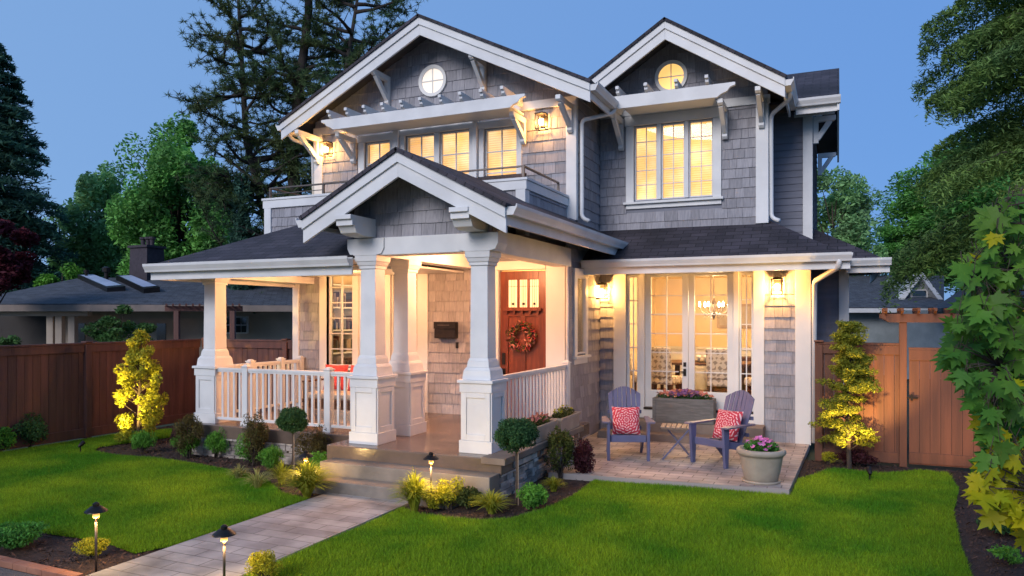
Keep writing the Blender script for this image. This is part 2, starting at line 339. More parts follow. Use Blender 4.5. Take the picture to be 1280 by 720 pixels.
# ================================================================== THE HOUSE
house = root('house', 'two storey grey shingled craftsman house with white trim, gables and a columned front porch', 'house', (-5, 12, 0))
XL, XS, YF, YU, YR, YB = -9.95, -4.2, 11.8, 12.33, 13.7, 15.0

def wall(name, fr, u0, u1, w0, w1, ops=(), th=.16, mat='siding', parent=house):
    m = MB(); us = sorted({u0, u1, *[o[0] for o in ops], *[o[1] for o in ops]}); ws = sorted({w0, w1, *[o[2] for o in ops], *[o[3] for o in ops]})
    for i in range(len(us) - 1):
        for j in range(len(ws) - 1):
            cu = (us[i] + us[i + 1]) / 2; cw = (ws[j] + ws[j + 1]) / 2
            if any(o[0] < cu < o[1] and o[2] < cw < o[3] for o in ops): continue
            m.fbox(fr, us[i], us[i + 1], -th, 0, ws[j], ws[j + 1])
    return m.build(name, mat, parent)
def shingles(fr, u0, u1, w0, w1, ops=(), topfn=None, row=.19, seed=1, parent=house, wmin=.11, wmax=.27):
    r_ = random.Random(seed); m = MB(); n = int(math.ceil((w1 - w0) / row))
    for k in range(n):
        a = w0 + k * row; b = min(a + row + .012, w1)
        if b - a < .02: continue
        u = u0 - r_.random() * .1
        while u < u1:
            wd = r_.uniform(wmin, wmax); x0, x1 = max(u + .002, u0), min(u + wd - .003, u1); u += wd
            if x1 - x0 < .01: continue
            segs = [(x0, x1)]
            for o in ops:
                if o[2] < b - .005 and o[3] > a + .005:
                    ns = []
                    for s0, s1 in segs:
                        if s1 <= o[0] or s0 >= o[1]: ns.append((s0, s1)); continue
                        if s0 < o[0]: ns.append((s0, o[0]))
                        if s1 > o[1]: ns.append((o[1], s1))
                    segs = ns
            for s0, s1 in segs:
                if s1 - s0 < .008: continue
                t0 = t1 = b
                if topfn: t0 = min(b, topfn(s0)); t1 = min(b, topfn(s1))
                if t0 < a + .005 and t1 < a + .005: continue
                t0 = max(t0, a + .002); t1 = max(t1, a + .002)
                j = r_.uniform(-.0025, .0025); lo = a + j; db = .024 + r_.uniform(-.002, .003)
                vs = [fr(s0, .001, lo), fr(s1, .001, lo), fr(s1, db, lo), fr(s0, db, lo), fr(s0, .001, t0), fr(s1, .001, t1), fr(s1, .008, t1), fr(s0, .008, t0)]
                m.add(vs, [(0, 1, 2, 3), (7, 6, 5, 4), (3, 2, 6, 7), (1, 0, 4, 5), (0, 3, 7, 4), (2, 1, 5, 6)])
    return m.build('shingle_siding', 'shingle', parent)
def lap(fr, u0, u1, w0, w1, parent=house, row=.13):
    m = MB(); k = w0
    while k < w1:
        t = min(k + row, w1)
        vs = [fr(u0, .001, k), fr(u1, .001, k), fr(u1, .022, k), fr(u0, .022, k), fr(u0, .001, t), fr(u1, .001, t), fr(u1, .006, t), fr(u0, .006, t)]
        m.add(vs, [(0, 1, 2, 3), (7, 6, 5, 4), (3, 2, 6, 7), (1, 0, 4, 5), (0, 3, 7, 4), (2, 1, 5, 6)]); k += row
    return m.build('lap_siding', 'siding', parent)
def board(name, fr, u0, u1, w0, w1, d0=.0, d1=.045, mat='white', bevel=.004, parent=house):
    m = MB(); m.fbox(fr, u0, u1, d0, d1, w0, w1); return m.build(name, mat, parent, bevel=bevel)

def window(fr, gu0, gu1, gw0, gw1, sashes=1, cols=2, rows=4, cas=.12, name='window', sill=True, head=.14, blind=None, mat='white', deep=-.06, mull=.06, casL=None, casR=None, bars=.022, apron=0):
    m = MB(); cL = cas if casL is None else casL; cR = cas if casR is None else casR
    m.fbox(fr, gu0 - cL, gu0, -.02, .05, gw0 - .03, gw1 + .001); m.fbox(fr, gu1, gu1 + cR, -.02, .05, gw0 - .03, gw1 + .001)
    m.fbox(fr, gu0 - cL - .02, gu1 + cR + .02, -.02, .06, gw1 + .003, gw1 + head)
    if not sill: m.fbox(fr, gu0, gu1, -.02, .045, gw0 - .03, gw0)
    wn_ = m.build(name, mat, house, bevel=.004)
    if sill:
        s = MB(); s.fbox(fr, gu0 - cL - .04, gu1 + cR + .04, -.02, .10, gw0 - .075, gw0 - .032)
        if apron: s.fbox(fr, gu0 - cL, gu1 + cR, .001, .04, gw0 - .077 - apron, gw0 - .077)
        s.build('sill', mat, wn_, bevel=.004)
    sw = (gu1 - gu0 - mull * (sashes - 1)) / sashes; f = MB(); mu = MB(); g = MB()
    e = .028
    for i in range(sashes):
        a = gu0 + i * (sw + mull); b = a + sw
        f.fbox(fr, a + .0005, a + e, deep - .03, deep + .03, gw0, gw1); f.fbox(fr, b - e, b - .0005, deep - .03, deep + .03, gw0, gw1)
        f.fbox(fr, a + e, b - e, deep - .03, deep + .028, gw0, gw0 + e); f.fbox(fr, a + e, b - e, deep - .03, deep + .028, gw1 - e, gw1)
        if i: f.fbox(fr, a - mull, a, -.05, .035, gw0, gw1)
        for c in range(1, cols): x = a + e + (sw - 2 * e) * c / cols; mu.fbox(fr, x - bars / 2, x + bars / 2, deep - .012, deep + .012, gw0 + e, gw1 - e)
        for r_ in range(1, rows): z = gw0 + e + (gw1 - gw0 - 2 * e) * r_ / rows; mu.fbox(fr, a + e, b - e, deep - .010, deep + .010, z - bars / 2, z + bars / 2)
        g.fbox(fr, a + e, b - e, deep - .002, deep + .002, gw0 + e, gw1 - e)
    f.build('sash_frame', mat, wn_)
    if mu.v: mu.build('muntins', mat, wn_)
    g.build('pane', 'glass', wn_)
    if blind:
        bl = MB(); z = gw0 + .01
        while z < gw1 - .01:
            a_ = fr(gu0, deep - .11, z); 
            bl.add([fr(gu0, deep - .10, z), fr(gu1, deep - .10, z), fr(gu1, deep - .125, z + .036), fr(gu0, deep - .125, z + .036)], [(0, 1, 2, 3)]); z += .042
        bl.build('blinds', 'slat', wn_)
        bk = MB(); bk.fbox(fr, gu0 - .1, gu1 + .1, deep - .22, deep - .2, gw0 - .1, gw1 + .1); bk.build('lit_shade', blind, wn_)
    return wn_
M['slat'] = blinds('lit_blind_slats', (1.0, .56, .17), .42)

# --- foundation, porch deck, steps
m = MB(); m.box(-9.95, -6.42, 9.02, YF - .001, 0.30, .5); m.box(-6.42, -3.78, 8.27, YF - .001, 0.30, .5); m.box(-9.95, XS + .001, YF, YF + .16, 0, .5)
deck = m.build('porch_floor', 'concrete', house, bevel=.012)
m = MB(); m.box(-6.30, -3.80, 7.97, 8.268, .02, .333); m.box(-6.22, -4.15, 7.66, 7.968, -.02, .166)
m.build('steps', 'step', house, bevel=.01)
m = MB(); m.box(-3.9, -1.16, 13.22, 13.68, 0, .36); m.box(-3.98, -1.10, 12.88, 13.22, 0, .20)
m.build('patio_steps', 'cap', house, bevel=.01)
def ledger(fr, u0, u1, w0, w1, seed):
    r_ = random.Random(seed); m = MB(); z = w0
    while z < w1 - .01:
        h = min(r_.choice((.035, .05, .06, .075)), w1 - z); u = u0
        while u < u1:
            l = r_.uniform(.09, .34); m.fbox(fr, u + .003, min(u + l, u1) - .003, -.05, r_.uniform(.0, .055), z + .003, z + h - .002); u += l
        z += h
    return m.build('stone_veneer', 'stone', house, bevel=.003)
ledger(Front(9.06), -9.93, -6.42, -.02, .30, 3); ledger(Side(-3.82), 8.3, 11.25, -.02, .43, 4); ledger(Side(-9.9), 9.1, 11.7, -.02, .3, 6)
m = MB(); m.box(-9.9, -6.46, 9.12, 11.7, 0, .298); m.box(-6.40, -3.88, 8.3, 11.7, 0, .298); m.box(-4.05, -3.875, 8.3, 11.24, 0, .44)
m.build('foundation', 'dark', house)
m = MB(); m.box(-4.05, -3.72, 8.24, 11.32, .43, .515); m.build('wall_cap', 'cap', house, bevel=.008)

# --- lower walls
ceil = 3.12
wl_ops = [(-9.12, -7.08, 1.30, 3.16), (-5.45, -4.55, .5, 3.07)]
wall('wall', Front(YF), XL, XS, .5, 3.9, wl_ops)
shingles(Front(YF), XL + .14, -9.3, .5, 3.2, row=.185, seed=11); shingles(Front(YF), -6.86, -5.58, .5, 3.2, row=.185, seed=12)
board('corner_board', Front(YF), XL - .01, XL + .14, .5, 3.2); board('corner_board', Front(YF), -7.08, -6.86, .5, 3.2)
board('wide_pilaster', Front(YF), -4.545, XS + .02, .5, 3.4, mat='trim')
sw_ops = [(12.27, 12.72, 1.60, 2.96)]
wall('wall', Side(XS), YF + .161, YR, 0, 3.95, sw_ops); wall('wall', Side(XS), YU + .161, YR, 3.951, 6.35)
shingles(Side(XS), YF + .03, YR - .001, 0.02, 3.45, [(12.10, 12.9, 1.44, 3.10)], row=.2, seed=13)
shingles(Side(XS), YU + .05, YR - .001, 3.45, 6.4, row=.19, seed=14)
board('corner_board', Side(XS), YF - .045, YF + .04, .52, 3.45, d1=.03)
wall('wall', Side(XS - .001), YF - .0, YF + .16, 0, 3.45, th=.15)
window(Side(XS), 12.27, 12.72, 1.60, 2.96, 1, 1, 1, cas=.15, head=.14, blind='blind2', deep=.012, apron=.1, mat='trim')  # lit shade added behind this pane, standing in for reflected lantern light
wall('wall', Side(XL + .15), YF + .161, 19, 0, 3.9); wall('wall', Side(-9.69), YU + .161, 19, 3.9, 6.3)
fd_ops = [(-3.66, -1.36, .5, 3.06)]
wall('wall', Front(YR), XS, -.44, 0, 3.48, fd_ops)
shingles(Front(YR), XS + .03, -3.9, 0.05, 3.2, row=.2, seed=15); shingles(Front(YR), -1.18, -.67, 0.05, 3.2, row=.2, seed=16, wmin=.13)
board('corner_board', Front(YR), -.67, -.42, .05, 3.2, mat='trim'); board('corner_board', Side(-.44), YR - .04, YR + .12, .05, 3.2, d1=.02)
wall('wall', Side(-.44), YR + .161, YB, 0, 3.45); lap(Side(-.44), YR + .12, YB, 0.05, 3.3)
wall('wall', Front(YB), -.439, .17, 0, 3.5); lap(Front(YB), -.41, .02, .1, 3.3); board('corner_board', Front(YB), .02, .19, .05, 3.3, mat='trim')
wall('wall', Side(.17), YB + .161, 19, 0, 3.4); lap(Side(.17), YB + .1, 19, .05, 3.3)
# --- front window
board('pier', Front(YF), -9.3, -9.12, .5, 3.3, mat='trim')
window(Front(YF), -9.12, -7.08, 1.30, 3.16, 3, 2, 6, cas=.0, casL=.0, casR=.0, sill=True, head=.12, mull=.13, mat='trim')
board('window_apron', Front(YF), -9.12, -7.081, .5, 1.22, d1=.03, mat='trim')

# --- french doors
def french():
    fr = Front(YR); m = MB()
    m.fbox(fr, -3.9, -3.66, -.02, .05, .36, 3.2); m.fbox(fr, -1.36, -1.18, -.02, .05, .36, 3.2); m.fbox(fr, -3.66, -1.36, -.02, .052, 3.06, 3.2)
    m.fbox(fr, -3.40, -3.31, -.06, .03, .5, 3.06); m.fbox(fr, -1.70, -1.61, -.06, .03, .5, 3.06)
    m.fbox(fr, -3.66, -1.36, -.03, .035, .37, .53)
    g = m.build('patio_door_frame', 'trim', house, bevel=.004)
    s = MB(); s.fbox(fr, -3.32, -1.69, -.03, .06, .532, .57); s.build('threshold', 'metal', g)
    for nm, a, b, st, gl0, rows, cols in (('sidelight', -3.66, -3.405, .055, .80, 5, 2), ('french_door', -3.305, -2.508, .11, .89, 6, 2), ('french_door', -2.502, -1.705, .11, .89, 6, 2), ('sidelight', -1.605, -1.365, .035, .80, 5, 2)):
        d = MB(); z0 = .575; z1 = 3.055; w1 = 3.0
        d.fbox(fr, a, a + st, -.065, -.015, z0, z1); d.fbox(fr, b - st, b, -.065, -.015, z0, z1)
        d.fbox(fr, a + st, b - st, -.065, -.017, z0, gl0); d.fbox(fr, a + st, b - st, -.065, -.017, w1, z1)
        o = d.build(nm, 'trim', house, bevel=.003)
        mu = MB(); n = rows
        for c in range(1, cols): x = a + st + (b - a - 2 * st) * c / cols; mu.fbox(fr, x - .009, x + .009, -.05, -.028, gl0, w1)
        for r_ in range(1, n): z = gl0 + (w1 - gl0) * r_ / n; mu.fbox(fr, a + st, b - st, -.048, -.03, z - .009, z + .009)
        mu.build('muntins', 'trim', o); p_ = MB(); p_.fbox(fr, a + st, b - st, -.042, -.037, gl0, w1); p_.build('pane', 'glass', o)
        if nm == 'french_door' and a < -3:
            h = MB(); h.fbox(fr, b - .085, b - .035, -.015, .005, 1.34, 1.42); h.fbox(fr, b - .085, b - .035, -.015, .005, 1.17, 1.30); h.fbox(fr, b - .16, b - .05, .02, .04, 1.235, 1.255); h.fbox(fr, b - .07, b - .05, 0, .03, 1.235, 1.255)
            h.build('handle', 'metal', o)
french()

# --- front door
def frontdoor():
    fr = Front(YF); m = MB()
    m.fbox(fr, -5.56, -5.43, -.02, .05, .5, 3.07); m.fbox(fr, -5.60, -4.55, -.02, .06, 3.072, 3.22)
    m.build('door_casing', 'trim', house, bevel=.004)
    d = MB(); a, b = -5.43, -4.56
    d.fbox(fr, a, a + .15, -.09, -.03, .52, 3.05); d.fbox(fr, b - .15, b, -.09, -.03, .52, 3.05); d.fbox(fr, a + .15, b - .15, -.09, -.03, 2.90, 3.05)
    d.fbox(fr, a + .15, b - .15, -.09, -.03, 2.26, 2.42); d.fbox(fr, a + .15, b - .15, -.09, -.03, .52, .75); d.fbox(fr, a + .15, b - .15, -.085, -.055, .75, 2.26)
    d.fbox(fr, a + .39, a + .48, -.055, -.03, .75, 2.26)
    for k in (1, 2): x = a + .15 + (b - a - .3) * k / 3; d.fbox(fr, x - .022, x + .022, -.09, -.03, 2.42, 2.90)
    o = d.build('front_door', 'door', house, bevel=.004)
    s = MB(); s.fbox(fr, a + .08, b - .08, -.03, .05, 2.36, 2.40)
    for k in range(5): x = a + .14 + k * (b - a - .28) / 4; s.fbox(fr, x - .02, x + .02, -.03, .03, 2.31, 2.36)
    s.build('dentil_shelf', 'door', o)
    g = MB(); le = MB()
    for k in range(3):
        x0 = a + .15 + (b - a - .3) * k / 3 + (.022 if k else 0); x1 = a + .15 + (b - a - .3) * (k + 1) / 3 - (.022 if k < 2 else 0)
        g.fbox(fr, x0, x1, -.064, -.06, 2.42, 2.90)
        for t in (.3, .5, .7): x = x0 + (x1 - x0) * t; le.fbox(fr, x - .003, x + .003, -.058, -.052, 2.42, 2.90)
        le.fbox(fr, x0, x1, -.058, -.053, 2.78, 2.786); le.fbox(fr, (x0 + x1) / 2 - .02, (x0 + x1) / 2 + .02, -.058, -.050, 2.46, 2.50)
    g.build('leaded_glass', 'leadglass', o); le.build('lead_cames', 'metal', o)
    h = MB(); h.fbox(fr, a + .04, a + .10, -.03, -.01, 1.42, 1.62); h.fbox(fr, a + .04, a + .10, -.03, -.01, 1.10, 1.35); h.tube([fr(a + .07, -.01, 1.12), fr(a + .07, .045, 1.15), fr(a + .07, .045, 1.30), fr(a + .07, -.01, 1.33)], .012)
    h.build('handle', 'metal', o)
    bl = MB(); bl.fbox(fr, -5.43, -4.56, -.04, .04, .50, .52); bl.build('threshold', 'metal', house)
    db = MB(); db.fbox(fr, -6.28, -6.23, .02, .045, 1.69, 1.80); db.build('doorbell', 'metal', house, bevel=.004)
M['leadglass'] = emat('lit_leaded_glass', (1.0, .72, .36), .36)
frontdoor()

# --- columns
def column(cx, cy, zt=3.10, nm='porch_column'):
    p = MB(); h = .235
    p.box(cx - h, cx + h, cy - h, cy + h, .5, .66); p.box(cx - h + .03, cx + h - .03, cy - h + .03, cy + h - .03, .66, 1.28)
    # raised panel frames on the four sides
    q = .205
    for fr in (lambda u, d, w_: (cx + u, cy - q - d, w_), lambda u, d, w_: (cx + q + d, cy + u, w_), lambda u, d, w_: (cx - q - d, cy + u, w_), lambda u, d, w_: (cx + u, cy + q + d, w_)):
        p.fbox(fr, -q, -q + .07, .001, .018, .661, 1.279); p.fbox(fr, q - .07, q, .001, .018, .661, 1.279)
        p.fbox(fr, -q + .07, q - .07, .001, .018, .661, .74); p.fbox(fr, -q + .07, q - .07, .001, .018, 1.21, 1.279)
    p.box(cx - h + .005, cx + h - .005, cy - h + .005, cy + h - .005, 1.28, 1.40); p.box(cx - h - .02, cx + h + .02, cy - h - .02, cy + h + .02, 1.40, 1.44)
    c = p.build(nm, 'white', house, bevel=.005)
    s = MB(); s.frustum(cx, cy, 1.44, 1.56, .205, .19); s.frustum(cx, cy, 1.56, 1.60, .19, .165); s.frustum(cx, cy, 1.60, 1.68, .160, .150); s.frustum(cx, cy, 1.68, 1.72, .148, .132)
    s.frustum(cx, cy, 1.72, zt - .18, .128, .120); s.build('shaft', 'white', c, bevel=.004)
    k = MB(); k.frustum(cx, cy, zt - .18, zt - .135, .138, .138); k.frustum(cx, cy, zt - .135, zt - .08, .150, .165); k.frustum(cx, cy, zt - .08, zt, .175, .18); k.build('capital', 'white', c, bevel=.004)
CB = (-4.25, 8.72); CAx = (-5.97, 8.72); CCx = (-5.97, 9.57); CL = (-9.58, 9.38)
for c_ in (CAx, CB, CCx): column(*c_)
column(*CL, zt=2.968)
# --- porch beams, ceiling
m = MB(); m.box(-6.22, -4.0, 8.56, 8.86, 3.10, 3.34); m.box(-6.12, -5.82, 8.861, 11.79, 3.10, 3.34); m.box(-4.40, -4.10, 8.861, 11.79, 3.10, 3.40)
m.box(-9.74, -6.121, 9.24, 9.52, 2.97, 3.02); m.box(-9.74, -9.44, 9.54, 11.79, 2.90, 3.03)
m.build('porch_beam', 'white', house, bevel=.006)
m = MB(); m.box(-9.9, -6.13, 8.55, 11.79, 3.04, 3.07); m.box(-5.81, -4.41, 8.87, 11.79, 3.36, 3.39); m.build('porch_ceiling', 'trim', house)
board('porch_frieze', Front(YF), -6.86, -5.62, 3.2, 3.36, d1=.03, mat='trim'); board('porch_frieze', Front(YF), XL, -6.87, 3.305, 3.4, d1=.03, mat='trim')
for sx, cx in ((-1, -5.97), (1, -4.25)):       # arched corner brackets under the beams
    m = MB(); cy = 8.71
    pts = [(cx - .10, 3.095), (cx + .10, 3.095)]
    m.prism(Front(8.555), [(cx - .17, 3.10), (cx - .26, 3.12), (cx - .30, 3.20), (cx - .30, 3.335), (cx + .30, 3.335), (cx + .30, 3.20), (cx + .26, 3.12), (cx + .17, 3.10)], -.28, .02)
    m.build('beam_corbel', 'white', house, bevel=.005)
for px_ in (-5.97, -4.25):                      # projecting stepped beam ends under the porch gable
    m = MB(); m.prism(Side(px_ + .13 if True else 0), [(8.02, 3.60), (8.02, 3.54), (8.06, 3.54), (8.06, 3.46), (8.10, 3.46), (8.16, 3.37), (8.28, 3.345), (8.62, 3.345), (8.62, 3.60)], -.26, 0); m.build('beam_end', 'white', house, bevel=.005)

# --- roofs
def roofplane(name, pts, mat='roof', th=.05, parent=house, eave=None):
    P = [Vector(p) for p in pts]; e = (Vector(eave) if eave else (P[1] - P[0])).normalized(); n = (P[1] - P[0]).cross(P[2] - P[0]).normalized()
    if n.z < 0: n = -n
    v = n.cross(e); v = -v if v.z < 0 else v
    uv = [(p.dot(e), p.dot(v)) for p in P]; Q = [p - n * th for p in P]; k = len(P)
    m = MB(); m.face(P, uv); m.face(list(reversed(Q)), [(0, 0)] * k)
    for i in range(k): j = (i + 1) % k; m.face([P[i], Q[i], Q[j], P[j]], [uv[i], uv[i], uv[j], uv[j]])
    return m.build(name, mat, parent)
def gutter(name, axis, a0, a1, c, z, out, parent=house, fascia=True):
    # axis 'x': runs along X at y=c, outward direction out*(0,1); axis 'y': runs along Y at x=c
    pr = [(0, 0), (.09, 0), (.10, .03), (.135, .09), (.14, .13), (.125, .13), (.12, .10), (.02, .10), (0, .12)]
    m = MB(); n = len(pr)
    def P(a, o_, w_): return (a, c + out * o_, z - .13 + w_) if axis == 'x' else (c + out * o_, a, z - .13 + w_)
    vs = [P(a0, o_, w_) for o_, w_ in pr] + [P(a1, o_, w_) for o_, w_ in pr]
    fs = [tuple(range(n)), tuple(reversed(range(n, 2 * n)))] + [(i, i + n, (i + 1) % n + n, (i + 1) % n) for i in range(n)]
    m.add(vs, fs); o = m.build(name, 'white', parent)
    if fascia:
        f = MB()
        if axis == 'x': f.box(a0 + .02, a1 - .02, c - out * .002, c - out * .035, z - .25, z - .02)
        else: f.box(c - out * .002, c - out * .035, a0 + .02, a1 - .02, z - .25, z - .02)
        f.build('fascia', 'white', parent, bevel=.003)
    return o
# big left gable
def gable(xc, zc, xl, zl, xr, zr, y0, y1, h=.32, nm='main_roof', soffit='dark', left=True, right=True):
    fr = Front(y0); e = .05
    if left: roofplane(nm, [(xl - .03, y0 - .06, zl + e - .015), (xl - .03, y1, zl + e - .015), (xc, y1, zc + e), (xc, y0 - .06, zc + e)], eave=(0, 1, 0))
    if right: roofplane(nm, [(xr + .03, y0 - .06, zr + e - .015), (xr + .03, y1, zr + e - .015), (xc, y1, zc + e), (xc, y0 - .06, zc + e)], eave=(0, 1, 0))
    for a, za, s in ((xl, zl, left), (xr, zr, right)):
        if not s: continue
        m = MB(); m.prism(fr, [(a, za), (xc, zc), (xc, zc - h), (a, za - h)], -.04, 0)
        b = m.build('barge_board', 'white', house, bevel=.004)
        m = MB(); m.prism(fr, [(a, za + .004), (xc, zc + .004), (xc, zc - h * .42), (a, za - h * .42)], .002, .03)
        m.build('barge_trim', 'white', b, bevel=.003)
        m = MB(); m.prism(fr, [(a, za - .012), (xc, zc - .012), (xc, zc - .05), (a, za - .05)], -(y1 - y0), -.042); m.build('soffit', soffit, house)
def gwall(xc, zc, slope, u0, u1, w0, Y, ops, seed, row=.19):
    fn = lambda x: zc - slope * abs(x - xc)
    m = MB(); pts = [(u0, w0), (u1, w0), (u1, fn(u1)), (xc, zc), (u0, fn(u0))]; m.prism(Front(Y), pts, -.12, 0); m.build('gable_wall', 'siding', house)
    shingles(Front(Y), u0, u1, w0, zc, ops, fn, row, seed)
G1 = dict(xc=-7.0, zc=7.73, xl=-10.2, zl=6.12, xr=-3.74, zr=6.12)
gable(**G1, y0=11.7, y1=19); s1 = (7.73 - 6.12) / 3.23
gwall(-7.0, 7.68, s1, -9.84, XS, 6.10, YU, [(-7.26, -6.86, 6.55, 6.95)], 21, .2)
G2 = dict(xc=-2.76, zc=7.42, xl=-4.15, zl=6.53, xr=-.79, zr=6.17)
gable(**G2, y0=12.9, y1=16.8); s2 = (7.42 - 6.17) / 1.97
gwall(-2.76, 7.37, s2, XS, -1.13, 6.14, YR, [(-3.0, -2.62, 6.5, 6.88)], 22)
G3 = dict(xc=-5.13, zc=4.36, xl=-6.64, zl=3.57, xr=-3.62, zr=3.57); s3 = .79 / 1.51
gable(**G3, y0=8.05, y1=12.33, nm='porch_roof')
gwall(-5.13, 4.31, s3, -6.2, -4.06, 3.34, 8.62, [], 23, .17)
roofplane('porch_roof', [(-3.60, 12.30, 3.61), (-3.60, 13.3, 3.61), (-4.2, 13.3, 3.92), (-4.2, 12.30, 3.92)], eave=(0, 1, 0))
# porch left hip roof
k = .46
roofplane('porch_roof', [(-9.95, 8.5, 3.10), (-6.2, 8.5, 3.10), (-5.13, 9.6, 3.10 + k * 1.1), (-5.13, 12.3, 3.10 + k * 3.8), (-6.15, 12.3, 3.10 + k * 3.8)], eave=(1, 0, 0))
roofplane('porch_roof', [(-9.95, 12.3, 3.10), (-9.95, 8.5, 3.10), (-6.15, 12.3, 3.10 + k * 3.8)], eave=(0, 1, 0))
gutter('gutter', 'x', -10.07, -6.15, 8.5, 3.09, -1); gutter('gutter', 'y', 8.5, 12.3, -9.95, 3.09, -1)
gutter('gutter', 'y', 8.06, 13.25, -3.62, 3.60, 1); gutter('gutter', 'y', 8.06, 9.5, -6.64, 3.60, -1, fascia=False)
# right skirt roof
k2 = .6
roofplane('skirt_roof', [(-4.2, 12.6, 3.25), (.08, 12.6, 3.25), (-.97, 13.65, 3.88), (-4.2, 13.72, 3.92)], eave=(1, 0, 0))
roofplane('skirt_roof', [(.08, 12.6, 3.25), (.08, 16, 3.25), (-1.16, 16, 3.25 + 1.24 * k2), (-1.16, 13.84, 3.25 + 1.24 * k2)], eave=(0, 1, 0))
roofplane('skirt_roof', [(-.3, 14.4, 3.28), (.72, 14.4, 3.28), (-.48, 15.6, 4.0), (-.48, 15.6, 4.0), (-.9, 15.6, 4.0)][:3] + [(-.9, 15.6, 4.0)], eave=(1, 0, 0))
roofplane('skirt_roof', [(.72, 14.4, 3.28), (.72, 19, 3.28), (-.48, 19, 4.0), (-.48, 15.6, 4.0)], eave=(0, 1, 0))
gutter('gutter', 'x', -4.16, .20, 12.6, 3.25, -1); gutter('gutter', 'x', .12, .85, 14.4, 3.28, -1)
gutter('gutter', 'y', 12.6, 14.3, .08, 3.25, 1, fascia=False); gutter('gutter', 'y', 14.4, 19, .72, 3.28, 1)
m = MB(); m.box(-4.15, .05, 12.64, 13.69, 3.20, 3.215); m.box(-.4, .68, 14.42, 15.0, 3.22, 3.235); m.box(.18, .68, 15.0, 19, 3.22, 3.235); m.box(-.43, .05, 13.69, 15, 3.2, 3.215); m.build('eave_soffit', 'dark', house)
m = MB(); m.box(-4.16, -.40, 13.50, 13.64, 3.06, 3.198); m.build('door_header', 'trim', house, bevel=.004)
# main rear roof with ridge along X
roofplane('main_roof', [(-4.0, 14.4, 6.20), (.03, 14.4, 6.20), (.03, 16.8, 7.42), (-7, 16.8, 7.42)], eave=(1, 0, 0))
roofplane('main_roof', [(-9, 19.2, 6.2), (.03, 19.2, 6.20), (.03, 16.8, 7.42), (-7, 16.8, 7.42)], eave=(1, 0, 0))
gutter('gutter', 'x', -.72, .05, 14.4, 6.18, -1); 
for y0, y1 in ((14.35, 16.8), (19.25, 16.8)):
    m = MB(); z0 = 6.17; m.prism(Side(.03), [(y0, z0), (y1, 7.40), (y1, 7.14), (y0, z0 - .24)], -.04, 0); m.build('barge_board', 'white', house)
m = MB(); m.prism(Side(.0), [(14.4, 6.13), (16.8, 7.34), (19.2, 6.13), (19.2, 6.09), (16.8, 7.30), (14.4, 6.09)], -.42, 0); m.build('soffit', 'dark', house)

# --- upper walls
up_ops = [(-8.62, -8.02, 4.1, 5.72), (-7.68, -6.28, 4.1, 5.76), (-5.98, -5.32, 4.1, 5.72)]
wall('wall', Front(YU), -9.84, XS, 3.9, 6.10, up_ops)
sh_ops = [(-9.84, -9.65, 3, 6), (-8.80, -5.22, 3, 6.0), (-4.37, -4.1, 3, 6)]
shingles(Front(YU), -9.65, -8.80, 4.0, 5.98, row=.2, seed=31); shingles(Front(YU), -5.22, -4.37, 4.0, 5.98, row=.2, seed=33)
board('corner_board', Front(YU), -9.85, -9.65, 4.0, 6.05); board('corner_board', Front(YU), -4.37, XS + .02, 3.95, 6.05); board('corner_board', Side(XS), YU - .04, YU + .06, 3.95, 6.3, d1=.022)
board('frieze', Front(YU), -9.86, XS + .03, 5.97, 6.12, d1=.06)
# balcony doors + piers
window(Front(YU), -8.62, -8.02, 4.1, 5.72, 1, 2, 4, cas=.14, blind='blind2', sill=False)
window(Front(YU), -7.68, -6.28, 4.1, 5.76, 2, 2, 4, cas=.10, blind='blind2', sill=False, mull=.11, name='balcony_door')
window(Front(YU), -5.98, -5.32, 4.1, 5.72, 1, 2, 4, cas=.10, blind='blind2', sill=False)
board('pilaster', Front(YU), -7.90, -7.785, 4.0, 5.96, d1=.12); board('pilaster', Front(YU), -6.175, -6.09, 4.0, 5.96, d1=.12)
# pergola canopy over the balcony
def ogee(m, fr, ul, ur, wt, wb, d0, d1, c=.28):
    h = wt - wb
    R_ = [(ur + c, wt), (ur + c, wt - h * .22), (ur + c * .72, wt - h * .34), (ur + c * .55, wt - h * .62), (ur + c * .22, wt - h * .78), (ur, wb)]
    L_ = [(2 * ((ul + ur) / 2) - u, z) for u, z in reversed(R_)]
    m.prism(fr, list(reversed(L_ + R_)) if False else L_ + R_, d0, d1)
m = MB(); ogee(m, Front(11.6), -8.80, -5.12, 6.03, 5.82, 0, .07); pb = m.build('pergola_beam', 'white', house, bevel=.005)
m = MB(); m.box(-8.78, -5.14, 11.605, YU - .12, 5.86, 5.89); m.build('pergola_soffit', 'trim', house)
def rafters(xs, ytip, ywall, z, nm='rafter_tail'):
    for x in xs:
        m = MB(); m.prism(Side(x + .03), [(ytip, z + .14), (ytip, z + .085), (ytip + .05, z + .085), (ytip + .05, z + .03), (ytip + .10, z), (ywall, z), (ywall, z + .14)], -.06, 0)
        m.build(nm, 'white', house, bevel=.003)
rafters([-8.84 + i * (3.62 / 9) for i in range(10)], 11.42, YU - .03, 6.035)
